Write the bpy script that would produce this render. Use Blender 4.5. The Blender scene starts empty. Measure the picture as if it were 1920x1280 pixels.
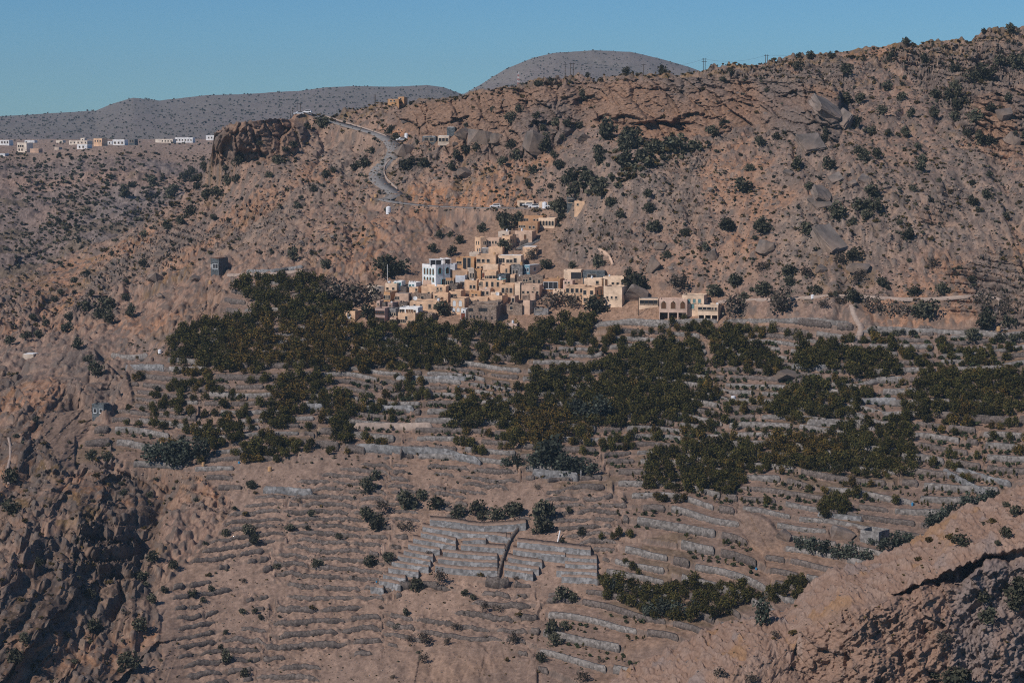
import bpy, math, random
import numpy as np
random.seed(7); np.random.seed(7)
rnd = random.Random(11)
S = bpy.context.scene
COL = S.collection

# ------------------------------------------------------------------ camera
F = 4000.0                      # focal length in pixels of the 1920 px photograph
HOR = 240.0
TH = math.atan((640.0 - HOR) / F)
CT, ST = math.cos(TH), math.sin(TH)
cam = bpy.data.cameras.new('camera'); cam_o = bpy.data.objects.new('camera', cam); COL.objects.link(cam_o)
cam.sensor_width = 36.0; cam.lens = 36.0 * F / 1920.0
cam.clip_start = 1.0; cam.clip_end = 20000.0
cam_o.location = (0, 0, 0); cam_o.rotation_euler = (math.pi / 2 - TH, 0, 0)
S.camera = cam_o

# ------------------------------------------------------------------ light
SUN_AZ, SUN_EL = math.radians(226), math.radians(40)      # azimuth clockwise from +Y: from behind left
wd = bpy.data.worlds.new('World'); S.world = wd; wd.use_nodes = True
nt = wd.node_tree; nt.nodes.clear()
sky = nt.nodes.new('ShaderNodeTexSky'); sky.sky_type = 'NISHITA'; sky.sun_disc = False
sky.sun_elevation = SUN_EL; sky.sun_rotation = SUN_AZ
sky.altitude = 2000; sky.air_density = 1.0; sky.dust_density = 0.3; sky.ozone_density = 3.0
tint = nt.nodes.new('ShaderNodeMix'); tint.data_type = 'RGBA'; tint.blend_type = 'MULTIPLY'
tint.inputs[0].default_value = 1.0; tint.inputs[7].default_value = (0.36, 0.64, 0.86, 1)
bg = nt.nodes.new('ShaderNodeBackground'); bg.inputs[1].default_value = 0.085
out = nt.nodes.new('ShaderNodeOutputWorld')
nt.links.new(sky.outputs[0], tint.inputs[6]); nt.links.new(tint.outputs[2], bg.inputs[0]); nt.links.new(bg.outputs[0], out.inputs[0])
sun = bpy.data.lights.new('sun', 'SUN'); sun_o = bpy.data.objects.new('sun', sun); COL.objects.link(sun_o)
sun.energy = 3.7; sun.angle = math.radians(0.5); sun.color = (1.0, 0.90, 0.80)
sd = (math.sin(SUN_AZ) * math.cos(SUN_EL), math.cos(SUN_AZ) * math.cos(SUN_EL), math.sin(SUN_EL))
from mathutils import Vector, Matrix
sun_o.rotation_euler = Vector(sd).to_track_quat('Z', 'Y').to_euler()
sun_o.location = (-300, -300, 400)
vs = S.view_settings; vs.view_transform = 'Standard'; vs.look = 'None'; vs.exposure = 0.0; vs.gamma = 1.0
vs.use_curve_mapping = False
S.cycles.use_denoising = False; S.cycles.filter_width = 1.1
S.cycles.max_bounces = 4; S.cycles.diffuse_bounces = 2; S.cycles.glossy_bounces = 1; S.cycles.volume_bounces = 0
S.cycles.transparent_max_bounces = 6

# ------------------------------------------------------------------ numeric helpers
RT = np.random.RandomState(3)
TAB = [RT.rand(256, 256).astype(np.float32) for _ in range(6)]
def vn(x, y, k=0):
    """value noise 0..1 in 2D"""
    xi = np.floor(x); yi = np.floor(y); fx = (x - xi).astype(np.float32); fy = (y - yi).astype(np.float32)
    xi = xi.astype(np.int32); yi = yi.astype(np.int32); t = TAB[k]
    fx = fx * fx * (3 - 2 * fx); fy = fy * fy * (3 - 2 * fy)
    x0 = xi & 255; x1 = (xi + 1) & 255; y0 = yi & 255; y1 = (yi + 1) & 255
    a = t[x0, y0]; b = t[x1, y0]; c = t[x0, y1]; d = t[x1, y1]
    return (a + (b - a) * fx) * (1 - fy) + (c + (d - c) * fx) * fy
def fbm(x, y, o=4, k=0):
    """-1..1 fractal noise"""
    s = 0; a = 1.0; n = 0
    for i in range(o):
        s = s + a * (vn(x * 2 ** i + 17.3 * i, y * 2 ** i - 9.1 * i, (k + i) % 6) * 2 - 1); n += a; a *= 0.5
    return s / n
def ridged(x, y, o=4, k=0):
    s = 0; a = 1.0; n = 0
    for i in range(o):
        s = s + a * (1 - np.abs(vn(x * 2 ** i + 7.7 * i, y * 2 ** i + 3.1 * i, (k + i) % 6) * 2 - 1)); n += a; a *= 0.5
    return s / n
def worley(x, y, k=0):
    """F1, F2, cell random"""
    xi = np.floor(x).astype(np.int32); yi = np.floor(y).astype(np.int32)
    f1 = np.full(x.shape, 9.0, np.float32); f2 = f1.copy(); cid = np.zeros(x.shape, np.float32)
    gx = np.zeros(x.shape, np.float32); gy = gx.copy()
    for dx in (-1, 0, 1):
        for dy in (-1, 0, 1):
            a = (xi + dx) & 255; b = (yi + dy) & 255
            px = xi + dx + TAB[k][a, b]; py = yi + dy + TAB[(k + 1) % 6][a, b]
            d = np.hypot(px - x, py - y).astype(np.float32)
            m = d < f1
            f2 = np.where(m, f1, np.minimum(f2, d)); f1 = np.where(m, d, f1)
            cid = np.where(m, TAB[(k + 2) % 6][a, b], cid)
            gx = np.where(m, x - px, gx); gy = np.where(m, y - py, gy)
    return f1, f2, cid, gx, gy
def sstep(a, b, x):
    t = np.clip((x - a) / (b - a), 0, 1); return t * t * (3 - 2 * t)
def inpoly(px, py, poly):
    m = np.zeros(np.shape(px), bool); n = len(poly)
    for i in range(n):
        x0, y0 = poly[i]; x1, y1 = poly[(i + 1) % n]
        if y0 == y1: continue
        c = ((y0 > py) != (y1 > py)) & (px < (x1 - x0) * (py - y0) / (y1 - y0) + x0)
        m ^= c
    return m
MG = 4.0
MX = np.arange(-320, 2240, MG); MY = np.arange(0, 1560, MG)
def blur(a, r):
    for ax in (0, 1):
        for _ in range(2):
            p = np.pad(a, [(r + 1, r) if i == ax else (0, 0) for i in (0, 1)], mode='edge')
            c = np.cumsum(p, axis=ax)
            a = (np.take(c, range(2 * r + 1, c.shape[ax]), axis=ax) - np.take(c, range(0, c.shape[ax] - 2 * r - 1), axis=ax)) / (2 * r + 1)
    return a
def bil(g, px, py):
    fx = np.clip((px - MX[0]) / MG, 0, len(MX) - 1.001); fy = np.clip((py - MY[0]) / MG, 0, len(MY) - 1.001)
    xi = fx.astype(int); yi = fy.astype(int); fx = fx - xi; fy = fy - yi
    return (g[yi, xi] * (1 - fx) + g[yi, xi + 1] * fx) * (1 - fy) + (g[yi + 1, xi] * (1 - fx) + g[yi + 1, xi + 1] * fx) * fy
GXX, GYY = np.meshgrid(MX, MY)
class Mask:
    def __init__(s, polys, soft=3, wob=14):
        wx = GXX + wob * fbm(GXX / 60, GYY / 40, 3, 2); wy = GYY + wob * 0.6 * fbm(GXX / 60 + 50, GYY / 40, 3, 4)
        m = np.zeros(GXX.shape)
        for p in polys: m = np.maximum(m, inpoly(wx, wy, p))
        s.g = blur(m, soft)
    def __call__(s, px, py): return bil(s.g, px, py)
class TPS:
    def __init__(s, pts):
        p = np.array(pts, float); X = p[:, :2] / 500.0; n = len(p)
        d = np.hypot(X[:, None, 0] - X[None, :, 0], X[:, None, 1] - X[None, :, 1])
        K = np.where(d > 0, d * d * np.log(d + 1e-12), 0) + np.eye(n) * 2e-3
        A = np.zeros((n + 3, n + 3)); A[:n, :n] = K; A[:n, n] = 1; A[:n, n + 1:] = X; A[n, :n] = 1; A[n + 1:, :n] = X.T
        w = np.linalg.solve(A, np.concatenate([p[:, 2], [0, 0, 0]]))
        gx = GXX[::3, ::3].ravel() / 500; gy = GYY[::3, ::3].ravel() / 500
        r = np.hypot(gx[:, None] - X[None, :, 0], gy[:, None] - X[None, :, 1])
        v = (np.where(r > 0, r * r * np.log(r + 1e-12), 0) @ w[:n]) + w[n] + w[n + 1] * gx + w[n + 2] * gy
        c = v.reshape(GXX[::3, ::3].shape)
        # bilinear upsample to the mask grid
        iy = np.clip(np.arange(GXX.shape[0]) / 3, 0, c.shape[0] - 1.001); ix = np.clip(np.arange(GXX.shape[1]) / 3, 0, c.shape[1] - 1.001)
        y0 = iy.astype(int); x0 = ix.astype(int); fy = (iy - y0)[:, None]; fx = (ix - x0)[None, :]
        s.g = (c[y0][:, x0] * (1 - fx) + c[y0][:, x0 + 1] * fx) * (1 - fy) + (c[y0 + 1][:, x0] * (1 - fx) + c[y0 + 1][:, x0 + 1] * fx) * fy
    def __call__(s, px, py): return bil(s.g, px, py)

def ray(px, py, D):
    xc = (px - 960.0) / F; yc = -(py - 640.0) / F
    dy = CT + yc * ST; dz = -ST + yc * CT
    return xc / dy * D, D + 0 * xc, dz / dy * D
def proj(x, y, z):
    dep = y * CT - z * ST; up = y * ST + z * CT
    return 960 + F * x / dep, 640 - F * up / dep

# ------------------------------------------------------------------ materials
MATS = {}
def mat(name, base, rough=0.9, noise=0.0, nscale=1.0, second=None, attr=False, rnd_obj=0.0, bump=0.0, metal=0.0, spec=0.15, brick=None):
    if name in MATS: return MATS[name]
    m = bpy.data.materials.new(name); m.use_nodes = True; t = m.node_tree; L = t.links
    b = t.nodes['Principled BSDF']; b.inputs['Roughness'].default_value = rough; b.inputs['Metallic'].default_value = metal
    b.inputs['Specular IOR Level'].default_value = spec
    col = None
    if attr:
        a = t.nodes.new('ShaderNodeAttribute'); a.attribute_name = 'Col'; col = a.outputs['Color']
    else:
        r = t.nodes.new('ShaderNodeRGB'); r.outputs[0].default_value = (*base, 1); col = r.outputs[0]
    tc = t.nodes.new('ShaderNodeTexCoord')
    if second is not None:
        n = t.nodes.new('ShaderNodeTexNoise'); n.inputs['Scale'].default_value = nscale * 0.35; n.inputs['Detail'].default_value = 5
        L.new(tc.outputs['Object'], n.inputs['Vector'])
        rp = t.nodes.new('ShaderNodeMapRange'); rp.inputs[1].default_value = 0.42; rp.inputs[2].default_value = 0.66
        L.new(n.outputs['Fac'], rp.inputs[0])
        mx = t.nodes.new('ShaderNodeMix'); mx.data_type = 'RGBA'; L.new(rp.outputs[0], mx.inputs[0]); L.new(col, mx.inputs[6]); mx.inputs[7].default_value = (*second, 1)
        col = mx.outputs[2]
    if brick is not None:
        v = t.nodes.new('ShaderNodeTexVoronoi'); v.inputs['Scale'].default_value = brick
        L.new(tc.outputs['Object'], v.inputs['Vector'])
        hs = t.nodes.new('ShaderNodeSeparateColor'); L.new(v.outputs['Color'], hs.inputs[0])
        rp = t.nodes.new('ShaderNodeMapRange'); rp.inputs[3].default_value = 0.6; rp.inputs[4].default_value = 1.35; L.new(hs.outputs[0], rp.inputs[0])
        mx = t.nodes.new('ShaderNodeMix'); mx.data_type = 'RGBA'; mx.blend_type = 'MULTIPLY'; mx.inputs[0].default_value = 1
        L.new(col, mx.inputs[6]); L.new(rp.outputs[0], mx.inputs[7]); col = mx.outputs[2]
    if noise > 0:
        n = t.nodes.new('ShaderNodeTexNoise'); n.inputs['Scale'].default_value = nscale; n.inputs['Detail'].default_value = 6
        n.inputs['Roughness'].default_value = 0.65
        L.new(tc.outputs['Object'], n.inputs['Vector'])
        rp = t.nodes.new('ShaderNodeMapRange'); rp.inputs[1].default_value = 0.3; rp.inputs[2].default_value = 0.7
        rp.inputs[3].default_value = 1 - noise; rp.inputs[4].default_value = 1 + noise
        L.new(n.outputs['Fac'], rp.inputs[0])
        mx = t.nodes.new('ShaderNodeMix'); mx.data_type = 'RGBA'; mx.blend_type = 'MULTIPLY'; mx.inputs[0].default_value = 1
        L.new(col, mx.inputs[6]); L.new(rp.outputs[0], mx.inputs[7]); col = mx.outputs[2]
        if bump > 0:
            bp = t.nodes.new('ShaderNodeBump'); bp.inputs['Strength'].default_value = bump; bp.inputs['Distance'].default_value = 0.3
            L.new(n.outputs['Fac'], bp.inputs['Height']); L.new(bp.outputs[0], b.inputs['Normal'])
    if rnd_obj > 0:
        oi = t.nodes.new('ShaderNodeObjectInfo')
        rp = t.nodes.new('ShaderNodeMapRange'); rp.inputs[3].default_value = 1 - rnd_obj; rp.inputs[4].default_value = 1 + rnd_obj
        L.new(oi.outputs['Random'], rp.inputs[0])
        mx = t.nodes.new('ShaderNodeMix'); mx.data_type = 'RGBA'; mx.blend_type = 'MULTIPLY'; mx.inputs[0].default_value = 1
        L.new(col, mx.inputs[6]); L.new(rp.outputs[0], mx.inputs[7]); col = mx.outputs[2]
    L.new(col, b.inputs['Base Color'])
    MATS[name] = m; return m

M_GROUND = mat('ground', (1, 1, 1), 1.0, noise=0.18, nscale=0.9, attr=True, spec=0.05)
M_LEAF = mat('leaf', (1, 1, 1), 0.85, attr=True, rnd_obj=0.38, spec=0.1)
M_BARK = mat('bark', (0.10, 0.075, 0.055), 0.95, noise=0.3, nscale=4)
M_ROCK = mat('boulder_rock', (0.165, 0.142, 0.13), 0.95, noise=0.45, nscale=0.8, second=(0.19, 0.14, 0.11), rnd_obj=0.18, bump=1.0)
M_DRYSTONE = mat('dry_stone', (0.125, 0.105, 0.095), 0.95, noise=0.3, nscale=0.6, brick=2.2, rnd_obj=0.14)
M_GREYWALL = mat('grey_masonry', (0.19, 0.175, 0.165), 0.9, noise=0.28, nscale=0.7, brick=1.6, rnd_obj=0.10)
M_BLUEWALL = mat('blue_grey_masonry', (0.188, 0.187, 0.19), 0.9, noise=0.28, nscale=0.7, brick=1.3, rnd_obj=0.10)
M_ASPHALT = mat('asphalt', (0.21, 0.205, 0.205), 0.9, noise=0.2, nscale=0.5)
M_PATH = mat('pale_path', (0.34, 0.27, 0.23), 0.95, noise=0.25, nscale=0.8)
OCHRE = {
 'palew': ((0.60, 0.53, 0.45), (0.54, 0.47, 0.40)), 'ochre': ((0.58, 0.385, 0.252), (0.49, 0.33, 0.222)), 'cream': ((0.63, 0.47, 0.345), (0.55, 0.41, 0.30)),
 'brown': ((0.38, 0.22, 0.125), (0.32, 0.19, 0.115)), 'pink': ((0.52, 0.37, 0.30), (0.47, 0.33, 0.27)),
 'mauve': ((0.33, 0.235, 0.205), (0.28, 0.20, 0.175)), 'white': ((0.66, 0.69, 0.72), (0.58, 0.60, 0.62)),
 'orange': ((0.47, 0.27, 0.14), (0.42, 0.24, 0.13)), 'pale': ((0.48, 0.40, 0.33), (0.40, 0.33, 0.27)),
 'teal': ((0.13, 0.24, 0.30), (0.11, 0.20, 0.26)), 'greyblue': ((0.42, 0.44, 0.48), (0.36, 0.38, 0.42)),
 'tan': ((0.48, 0.335, 0.25), (0.41, 0.29, 0.22)),
}
for k, (a, b2) in OCHRE.items(): a = tuple(min(.8, q * 1.28) for q in a); mat('plaster_' + k, a, 0.92, noise=0.16, nscale=0.8, second=b2)
mat('plaster_stone', (0.225, 0.165, 0.13), 0.95, noise=0.25, nscale=0.5, brick=2.4, second=(0.26, 0.20, 0.16))
mat('plaster_darkstone', (0.14, 0.115, 0.10), 0.95, noise=0.3, nscale=0.6, brick=2.4)
mat('plaster_block', (0.22, 0.21, 0.205), 0.95, noise=0.2, nscale=0.5, brick=1.5)
mat('plaster_slate', (0.10, 0.115, 0.125), 0.95, noise=0.2, nscale=0.5, brick=1.5)
M_PANE = mat('window_dark', (0.028, 0.026, 0.028), 0.35, spec=0.4)
M_SHUT = mat('shutter_brown', (0.13, 0.065, 0.035), 0.7)
M_DOORRED = mat('door_red_brown', (0.17, 0.05, 0.03), 0.7)
M_FRAME = mat('window_frame', (0.50, 0.40, 0.30), 0.8)
M_FRAMEW = mat('frame_white', (0.62, 0.64, 0.66), 0.8)
M_FRAMET = mat('frame_turquoise', (0.15, 0.42, 0.45), 0.7)
M_ROOF = mat('roof_plaster', (0.30, 0.24, 0.19), 0.95, noise=0.2, nscale=0.8)
M_ROOFG = mat('roof_grey', (0.17, 0.17, 0.17), 0.9, noise=0.2, nscale=0.8)
M_ROOFW = mat('roof_white', (0.72, 0.73, 0.74), 0.8, noise=0.1, nscale=0.8)
M_ROOFT = mat('roof_teal', (0.13, 0.24, 0.25), 0.7, noise=0.1, nscale=0.8)
M_TANKW = mat('tank_white', (0.74, 0.76, 0.80), 0.5, noise=0.06, nscale=1.0)
M_TANKT = mat('tank_tan', (0.50, 0.31, 0.16), 0.6, noise=0.06, nscale=1.0)
M_POLE = mat('pole_wood', (0.07, 0.055, 0.045), 0.9)
M_STEEL = mat('dark_steel', (0.04, 0.04, 0.045), 0.5)
M_CARW = mat('car_white', (0.75, 0.76, 0.78), 0.3, spec=0.5)
M_CARD = mat('car_dark', (0.05, 0.055, 0.06), 0.3, spec=0.5)
M_TYRE = mat('tyre_black', (0.02, 0.02, 0.02), 0.9)
M_DISH = mat('dish_white', (0.70, 0.70, 0.70), 0.5)
M_BLUE = mat('blue_plastic', (0.04, 0.22, 0.42), 0.5)
M_WATER = mat('dull_water', (0.05, 0.06, 0.05), 0.1, spec=0.5)

# ------------------------------------------------------------------ object helpers
def tag(o, label=None, cat=None, group=None, kind=None):
    if label: o['label'] = label
    if cat: o['category'] = cat
    if group: o['group'] = group
    if kind: o['kind'] = kind
    return o
def link(name, me, parent=None, loc=None):
    o = bpy.data.objects.new(name, me); COL.objects.link(o)
    if parent is not None: o.parent = parent
    if loc is not None: o.location = loc
    return o
def empty(name, loc, rz=0.0):
    o = bpy.data.objects.new(name, None); COL.objects.link(o); o.location = loc; o.rotation_euler = (0, 0, rz); o.empty_display_size = 0.5
    return o
class MB:
    def __init__(s): s.v = []; s.f = []; s.m = []; s.mats = []
    def mi(s, m):
        if m not in s.mats: s.mats.append(m)
        return s.mats.index(m)
    def add(s, verts, faces, m):
        b = len(s.v); i = s.mi(m); s.v += [tuple(p) for p in verts]
        for f in faces: s.f.append([b + k for k in f]); s.m.append(i)
    def box(s, x0, x1, y0, y1, z0, z1, m):
        v = [(x0, y0, z0), (x1, y0, z0), (x1, y1, z0), (x0, y1, z0), (x0, y0, z1), (x1, y0, z1), (x1, y1, z1), (x0, y1, z1)]
        s.add(v, [(0, 3, 2, 1), (4, 5, 6, 7), (0, 1, 5, 4), (1, 2, 6, 5), (2, 3, 7, 6), (3, 0, 4, 7)], m)
    def cyl(s, p, r, h, m, n=14, r2=None, axis='z'):
        r2 = r if r2 is None else r2; v = []
        for k in range(n):
            a = 2 * math.pi * k / n; c, d = math.cos(a), math.sin(a)
            if axis == 'z': v += [(p[0] + r * c, p[1] + r * d, p[2]), (p[0] + r2 * c, p[1] + r2 * d, p[2] + h)]
            elif axis == 'x': v += [(p[0], p[1] + r * c, p[2] + r * d), (p[0] + h, p[1] + r2 * c, p[2] + r2 * d)]
            else: v += [(p[0] + r * c, p[1], p[2] + r * d), (p[0] + r2 * c, p[1] + h, p[2] + r2 * d)]
        f = [(2 * k, 2 * ((k + 1) % n), 2 * ((k + 1) % n) + 1, 2 * k + 1) for k in range(n)]
        f += [tuple(2 * k + 1 for k in range(n)), tuple(2 * k for k in reversed(range(n)))]
        s.add(v, f, m)
    def prism(s, poly, y0, y1, m):
        """polygon in (x,z), extruded along y from y0 to y1"""
        n = len(poly); v = [(x, y0, z) for x, z in poly] + [(x, y1, z) for x, z in poly]
        f = [tuple(range(n)), tuple(reversed(range(n, 2 * n)))] + [(i, i + n, (i + 1) % n + n, (i + 1) % n) for i in range(n)]
        s.add(v, f, m)
    def mesh(s, name):
        me = bpy.data.meshes.new(name); me.from_pydata(s.v, [], s.f)
        for m in s.mats: me.materials.append(m)
        me.polygons.foreach_set('material_index', s.m); me.update(); return me
    def obj(s, name, parent=None, loc=None): return link(name, s.mesh(name), parent, loc)
def np_mesh(name, V, Fc, mats, C=None, smooth=False):
    """V (n,3), Fc (m,k) -> mesh"""
    me = bpy.data.meshes.new(name); n = len(V); m, k = Fc.shape
    me.vertices.add(n); me.vertices.foreach_set('co', np.ascontiguousarray(V, np.float32).ravel())
    me.loops.add(m * k); me.loops.foreach_set('vertex_index', np.ascontiguousarray(Fc, np.int32).ravel())
    me.polygons.add(m); me.polygons.foreach_set('loop_start', np.arange(0, m * k, k, dtype=np.int32))
    me.polygons.foreach_set('loop_total', np.full(m, k, np.int32))
    if smooth: me.polygons.foreach_set('use_smooth', np.ones(m, bool))
    me.update(calc_edges=True)
    if C is not None:
        a = me.color_attributes.new('Col', 'FLOAT_COLOR', 'POINT')
        a.data.foreach_set('color', np.concatenate([C, np.ones((n, 1))], 1).astype(np.float32).ravel())
    for mm in mats: me.materials.append(mm)
    return me
# ================================================================== TERRAIN
class Terrain:
    """A ground sheet: rows run downhill from its skyline, columns across; every vertex is a real point."""
    def __init__(s, name, pxs, sky, bot, nrows, Dfun, disp, colf, back=(24, 3.0, 0.35), label_kind='structure'):
        px = pxs; top = np.interp(px, [p[0] for p in sky], [p[1] for p in sky])
        v = np.linspace(0, 1, nrows)[:, None]
        PX = np.repeat(px[None, :], nrows, 0)
        kk = max(3, int(90 / (px[1] - px[0]))); ref = np.convolve(np.pad(top, kk, mode='edge'), np.ones(2 * kk + 1) / (2 * kk + 1), 'valid') + 75
        ref = np.minimum(np.maximum(ref, top + 12), bot - 10); vr = (75 / (bot - top.min())) * 1.25
        PY = np.where(v < vr, top[None, :] + v / vr * (ref - top)[None, :], ref[None, :] + (v - vr) / (1 - vr) * (bot - ref)[None, :])
        D = Dfun(PX, PY)
        D = np.maximum.accumulate(D[::-1], axis=0)[::-1] + (1 - v) * 0.5
        X, Y, Z = ray(PX, PY, D)
        s.base = (PX, PY, X, Y, Z, D)
        dz, dD, C = disp(s, PX, PY, X, Y, Z, D)
        k = (D + dD) / D
        X2, Y2, Z2 = X * k, Y * k, Z * k + dz
        s.px0 = px[0]; s.dpx = px[1] - px[0]; s.P = np.stack([X2, Y2, Z2], -1)
        s.sx, s.sy = proj(X2, Y2, Z2); s.n = (nrows, len(px))
        nb, st, fall = back
        bx = []; cur = s.P[0].copy(); dirv = np.stack([X[0] / D[0], np.ones(len(px)), 0 * px], -1); step = st
        for j in range(nb):
            cur = cur + dirv * step; cur[:, 2] -= step * fall * min(1, 0.15 + j / 8); step *= 1.18; bx.append(cur.copy())
        A = np.concatenate([np.array(bx[::-1]), s.P], 0) if nb else s.P
        Cc = np.concatenate([np.repeat(C[:1], nb, 0), C], 0) if nb else C
        R, N = A.shape[:2]; ids = np.arange(R * N).reshape(R, N)
        Fq = np.stack([ids[1:, :-1], ids[1:, 1:], ids[:-1, 1:], ids[:-1, :-1]], -1).reshape(-1, 4)
        s.o = link(name, np_mesh(name, A.reshape(-1, 3), Fq, [M_GROUND], Cc.reshape(-1, 3)))
        tag(s.o, kind=label_kind)
    def at(s, px, py):
        c = int(round((px - s.px0) / s.dpx)); c = max(0, min(s.n[1] - 1, c))
        r = np.nonzero(s.sy[:, c] <= py)[0]
        i = r[-1] if len(r) else 0
        return Vector(s.P[i, c])
    def height(s, x, y):
        """ground height at a world point: the nearest vertex of the column that the point lies in"""
        px, _ = proj(x, y, -60.0)
        c = int(round((px - s.px0) / s.dpx)); c = max(0, min(s.n[1] - 1, c))
        col = s.P[:, c]; i = int(np.argmin(np.abs(col[:, 1] - y))); return float(col[i, 2])
def mixc(C, col, w): return C * (1 - w[..., None]) + np.array(col)[None, None, :] * w[..., None]

# ---- the main slope: village hillside and terraces
DEPTH = TPS([(-300,1400,535),(0,1300,545),(300,1300,560),(700,1300,560),(1100,1300,540),(1500,1300,505),(1900,1300,485),(2200,1300,470),
 (-300,1100,590),(0,1100,595),(300,1100,620),(700,1100,625),(1100,1100,610),(1500,1100,580),(1900,1100,560),(2200,1100,545),
 (-300,900,690),(0,900,690),(300,900,692),(700,900,686),(1100,900,675),(1500,900,652),(1900,900,632),(2200,900,615),
 (-300,750,800),(0,750,790),(300,750,764),(700,750,748),(1100,750,736),(1500,750,712),(1900,750,692),(2200,750,675),
 (-300,640,900),(0,640,890),(300,640,835),(650,615,812),(1000,610,800),(1350,610,782),(1700,610,752),(1950,610,740),(2200,610,730),
 (700,560,835),(1000,560,830),(1250,560,806),(500,560,850),(420,640,815),(500,500,900),(700,500,872),(900,500,868),(1100,500,850),(1500,500,795),(1900,500,780),(2200,500,770),
 (980,425,905),(1300,430,842),(720,390,945),(850,392,940),(1040,388,925),(400,500,935),(200,520,985),(0,560,965),(-300,650,960),(0,530,1010),(-200,600,1000),
 (120,480,1050),(300,420,1040),(400,350,1060),(420,310,1050),(430,240,1062),(560,300,1030),(560,222,1078),(620,215,1085),(640,300,1030),(720,260,1035),(740,340,980),
 (860,178,1090),(860,250,1010),(860,340,965),(1000,160,1080),(1000,250,985),(1000,340,940),(1100,140,1060),(1100,250,960),(1100,330,905),
 (1300,125,1040),(1300,250,930),(1300,340,875),(1550,100,1030),(1550,230,905),(1550,350,835),(1800,66,1030),(1900,200,920),(1920,50,1035),(1900,350,832),(2200,20,1040),(2200,200,915),(2200,350,825)])
SKY_MAIN = [(-330,680),(-200,610),(0,527),(120,479),(250,425),(330,375),(372,335),(396,292),(402,246),(415,236),(450,233),(540,222),(570,215),(600,212),(660,203),(700,193),(760,186),(850,179),(880,174),(950,163),(1000,155),(1060,147),(1130,139),(1200,133),(1290,127),(1400,120),(1460,112),(1520,106),(1600,97),(1700,86),(1790,77),(1850,65),(1900,58),(1960,46),(2250,12)]
TERR = Mask([[(235,690),(330,650),(430,560),(440,525),(600,520),(640,600),(700,612),(820,612),(1000,612),(1180,605),(1380,612),(1560,605),(1700,612),(2240,625),(2240,1500),(500,1560),(330,1560),(300,1280),(300,1100),(400,1010),(440,940),(360,890),(215,865),(205,790)], [(85,770),(170,760),(205,800),(200,870),(120,870),(75,830)]], 2, 16)
BARE = Mask([[(440,880),(700,855),(900,880),(1100,920),(1180,960),(1120,1100),(1010,1130),(980,1300),(200,1560),(280,1120),(400,1000)]], 3, 20)
VILL = Mask([[(640,600),(690,530),(780,520),(790,490),(880,440),(960,400),(1060,400),(1040,470),(1060,505),(1210,530),(1240,560),(1360,560),(1370,605),(1180,610),(1000,625),(760,612)]], 4, 0)
GREYT = [(715,1095),(790,978),(985,978),(1125,1040),(1125,1088),(930,1086)]
CLIFF = Mask([[(396,236),(572,218),(562,262),(530,292),(450,306),(400,302)],
 [(700,225),(760,190),(860,182),(1000,160),(1140,150),(1300,140),(1420,150),(1570,165),(1580,270),(1500,270),(1420,232),(1290,265),(1180,262),(1090,230),(1030,290),(960,300),(850,290),(770,250)],
 [(1820,180),(1930,160),(1990,280),(1830,280)]], 3, 22)
CLIFF2 = Mask([[(720,262),(800,262),(830,290),(760,350),(735,340)], [(380,530),(420,520),(415,590),(330,640),(290,610)], [(90,660),(170,650),(240,700),(250,760),(200,770),(110,740)], [(1385,955),(1430,960),(1480,1030),(1410,1035)], [(1550,985),(1620,985),(1610,1015),(1550,1012)]], 2, 10)
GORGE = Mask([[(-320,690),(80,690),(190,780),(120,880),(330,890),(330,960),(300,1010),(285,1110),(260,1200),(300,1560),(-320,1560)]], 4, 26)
FLANK = Mask([[(260,1040),(320,1060),(330,1560),(230,1560)], [(700,1220),(960,1200),(960,1560),(640,1560)]], 4, 20)
ORANGE = Mask([[(745,352),(800,345),(930,352),(1010,372),(1000,384),(760,378)], [(1305,285),(1395,258),(1420,275),(1330,295)], [(690,235),(790,240),(800,262),(740,262)]], 2, 8)
SOIL = Mask([[(700,395),(1000,395),(930,440),(850,490),(640,500),(560,470),(640,420)], [(1180,470),(1330,430),(1350,520),(1210,540)], [(1540,250),(1720,240),(1760,330),(1590,300)], [(980,330),(1090,345),(1080,380),(960,365)]], 8, 25)
SCREE = Mask([[(1330,330),(1470,320),(1520,420),(1480,560),(1380,560),(1400,430)], [(590,250),(700,270),(690,330),(560,470),(420,480),(520,330)], [(1180,400),(1280,340),(1300,360),(1200,460)]], 8, 25)
STRATA = Mask([[(880,185),(1100,150),(1560,110),(1920,70),(1920,130),(1600,170),(1350,175),(1180,190),(1000,240),(880,240)], [(400,380),(540,390),(520,470),(400,480)], [(190,400),(330,385),(400,430),(300,500),(120,560)], [(1760,150),(1920,150),(1930,300),(1800,290)]], 6, 30)
PALE = Mask([[(300,860),(1150,900),(1150,1120),(700,1300),(300,1300)]], 20, 30)
ROAD_IMG = [(566,211),(590,215),(610,224),(640,233),(672,242),(705,250),(728,261),(741,276),(739,292),(720,306),(706,322),(706,338),(720,350),(742,361),(738,370),(712,374),(752,381),(800,386),(860,389),(930,390),(1000,391),(1042,390)]
def smooth_line(pts, n, passes=2):
    p = np.array(pts, float)
    for _ in range(passes):
        q = [p[0]]
        for a, b in zip(p[:-1], p[1:]): q += [a * 0.75 + b * 0.25, a * 0.25 + b * 0.75]
        p = np.array(q + [p[-1]])
    d = np.concatenate([[0], np.cumsum(np.linalg.norm(np.diff(p, axis=0), axis=1))]); t = np.linspace(0, d[-1], n)
    return np.stack([np.interp(t, d, p[:, k]) for k in range(p.shape[1])], 1)
_rp = smooth_line(ROAD_IMG, 260)
_rD = np.array([DEPTH(np.array([a]), np.array([b]))[0] for a, b in _rp])
_k = np.ones(9) / 9; _rD = np.convolve(np.pad(_rD, 4, mode='edge'), _k, 'valid')
ROADW = np.stack(ray(_rp[:, 0], _rp[:, 1], _rD), 1)
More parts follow.
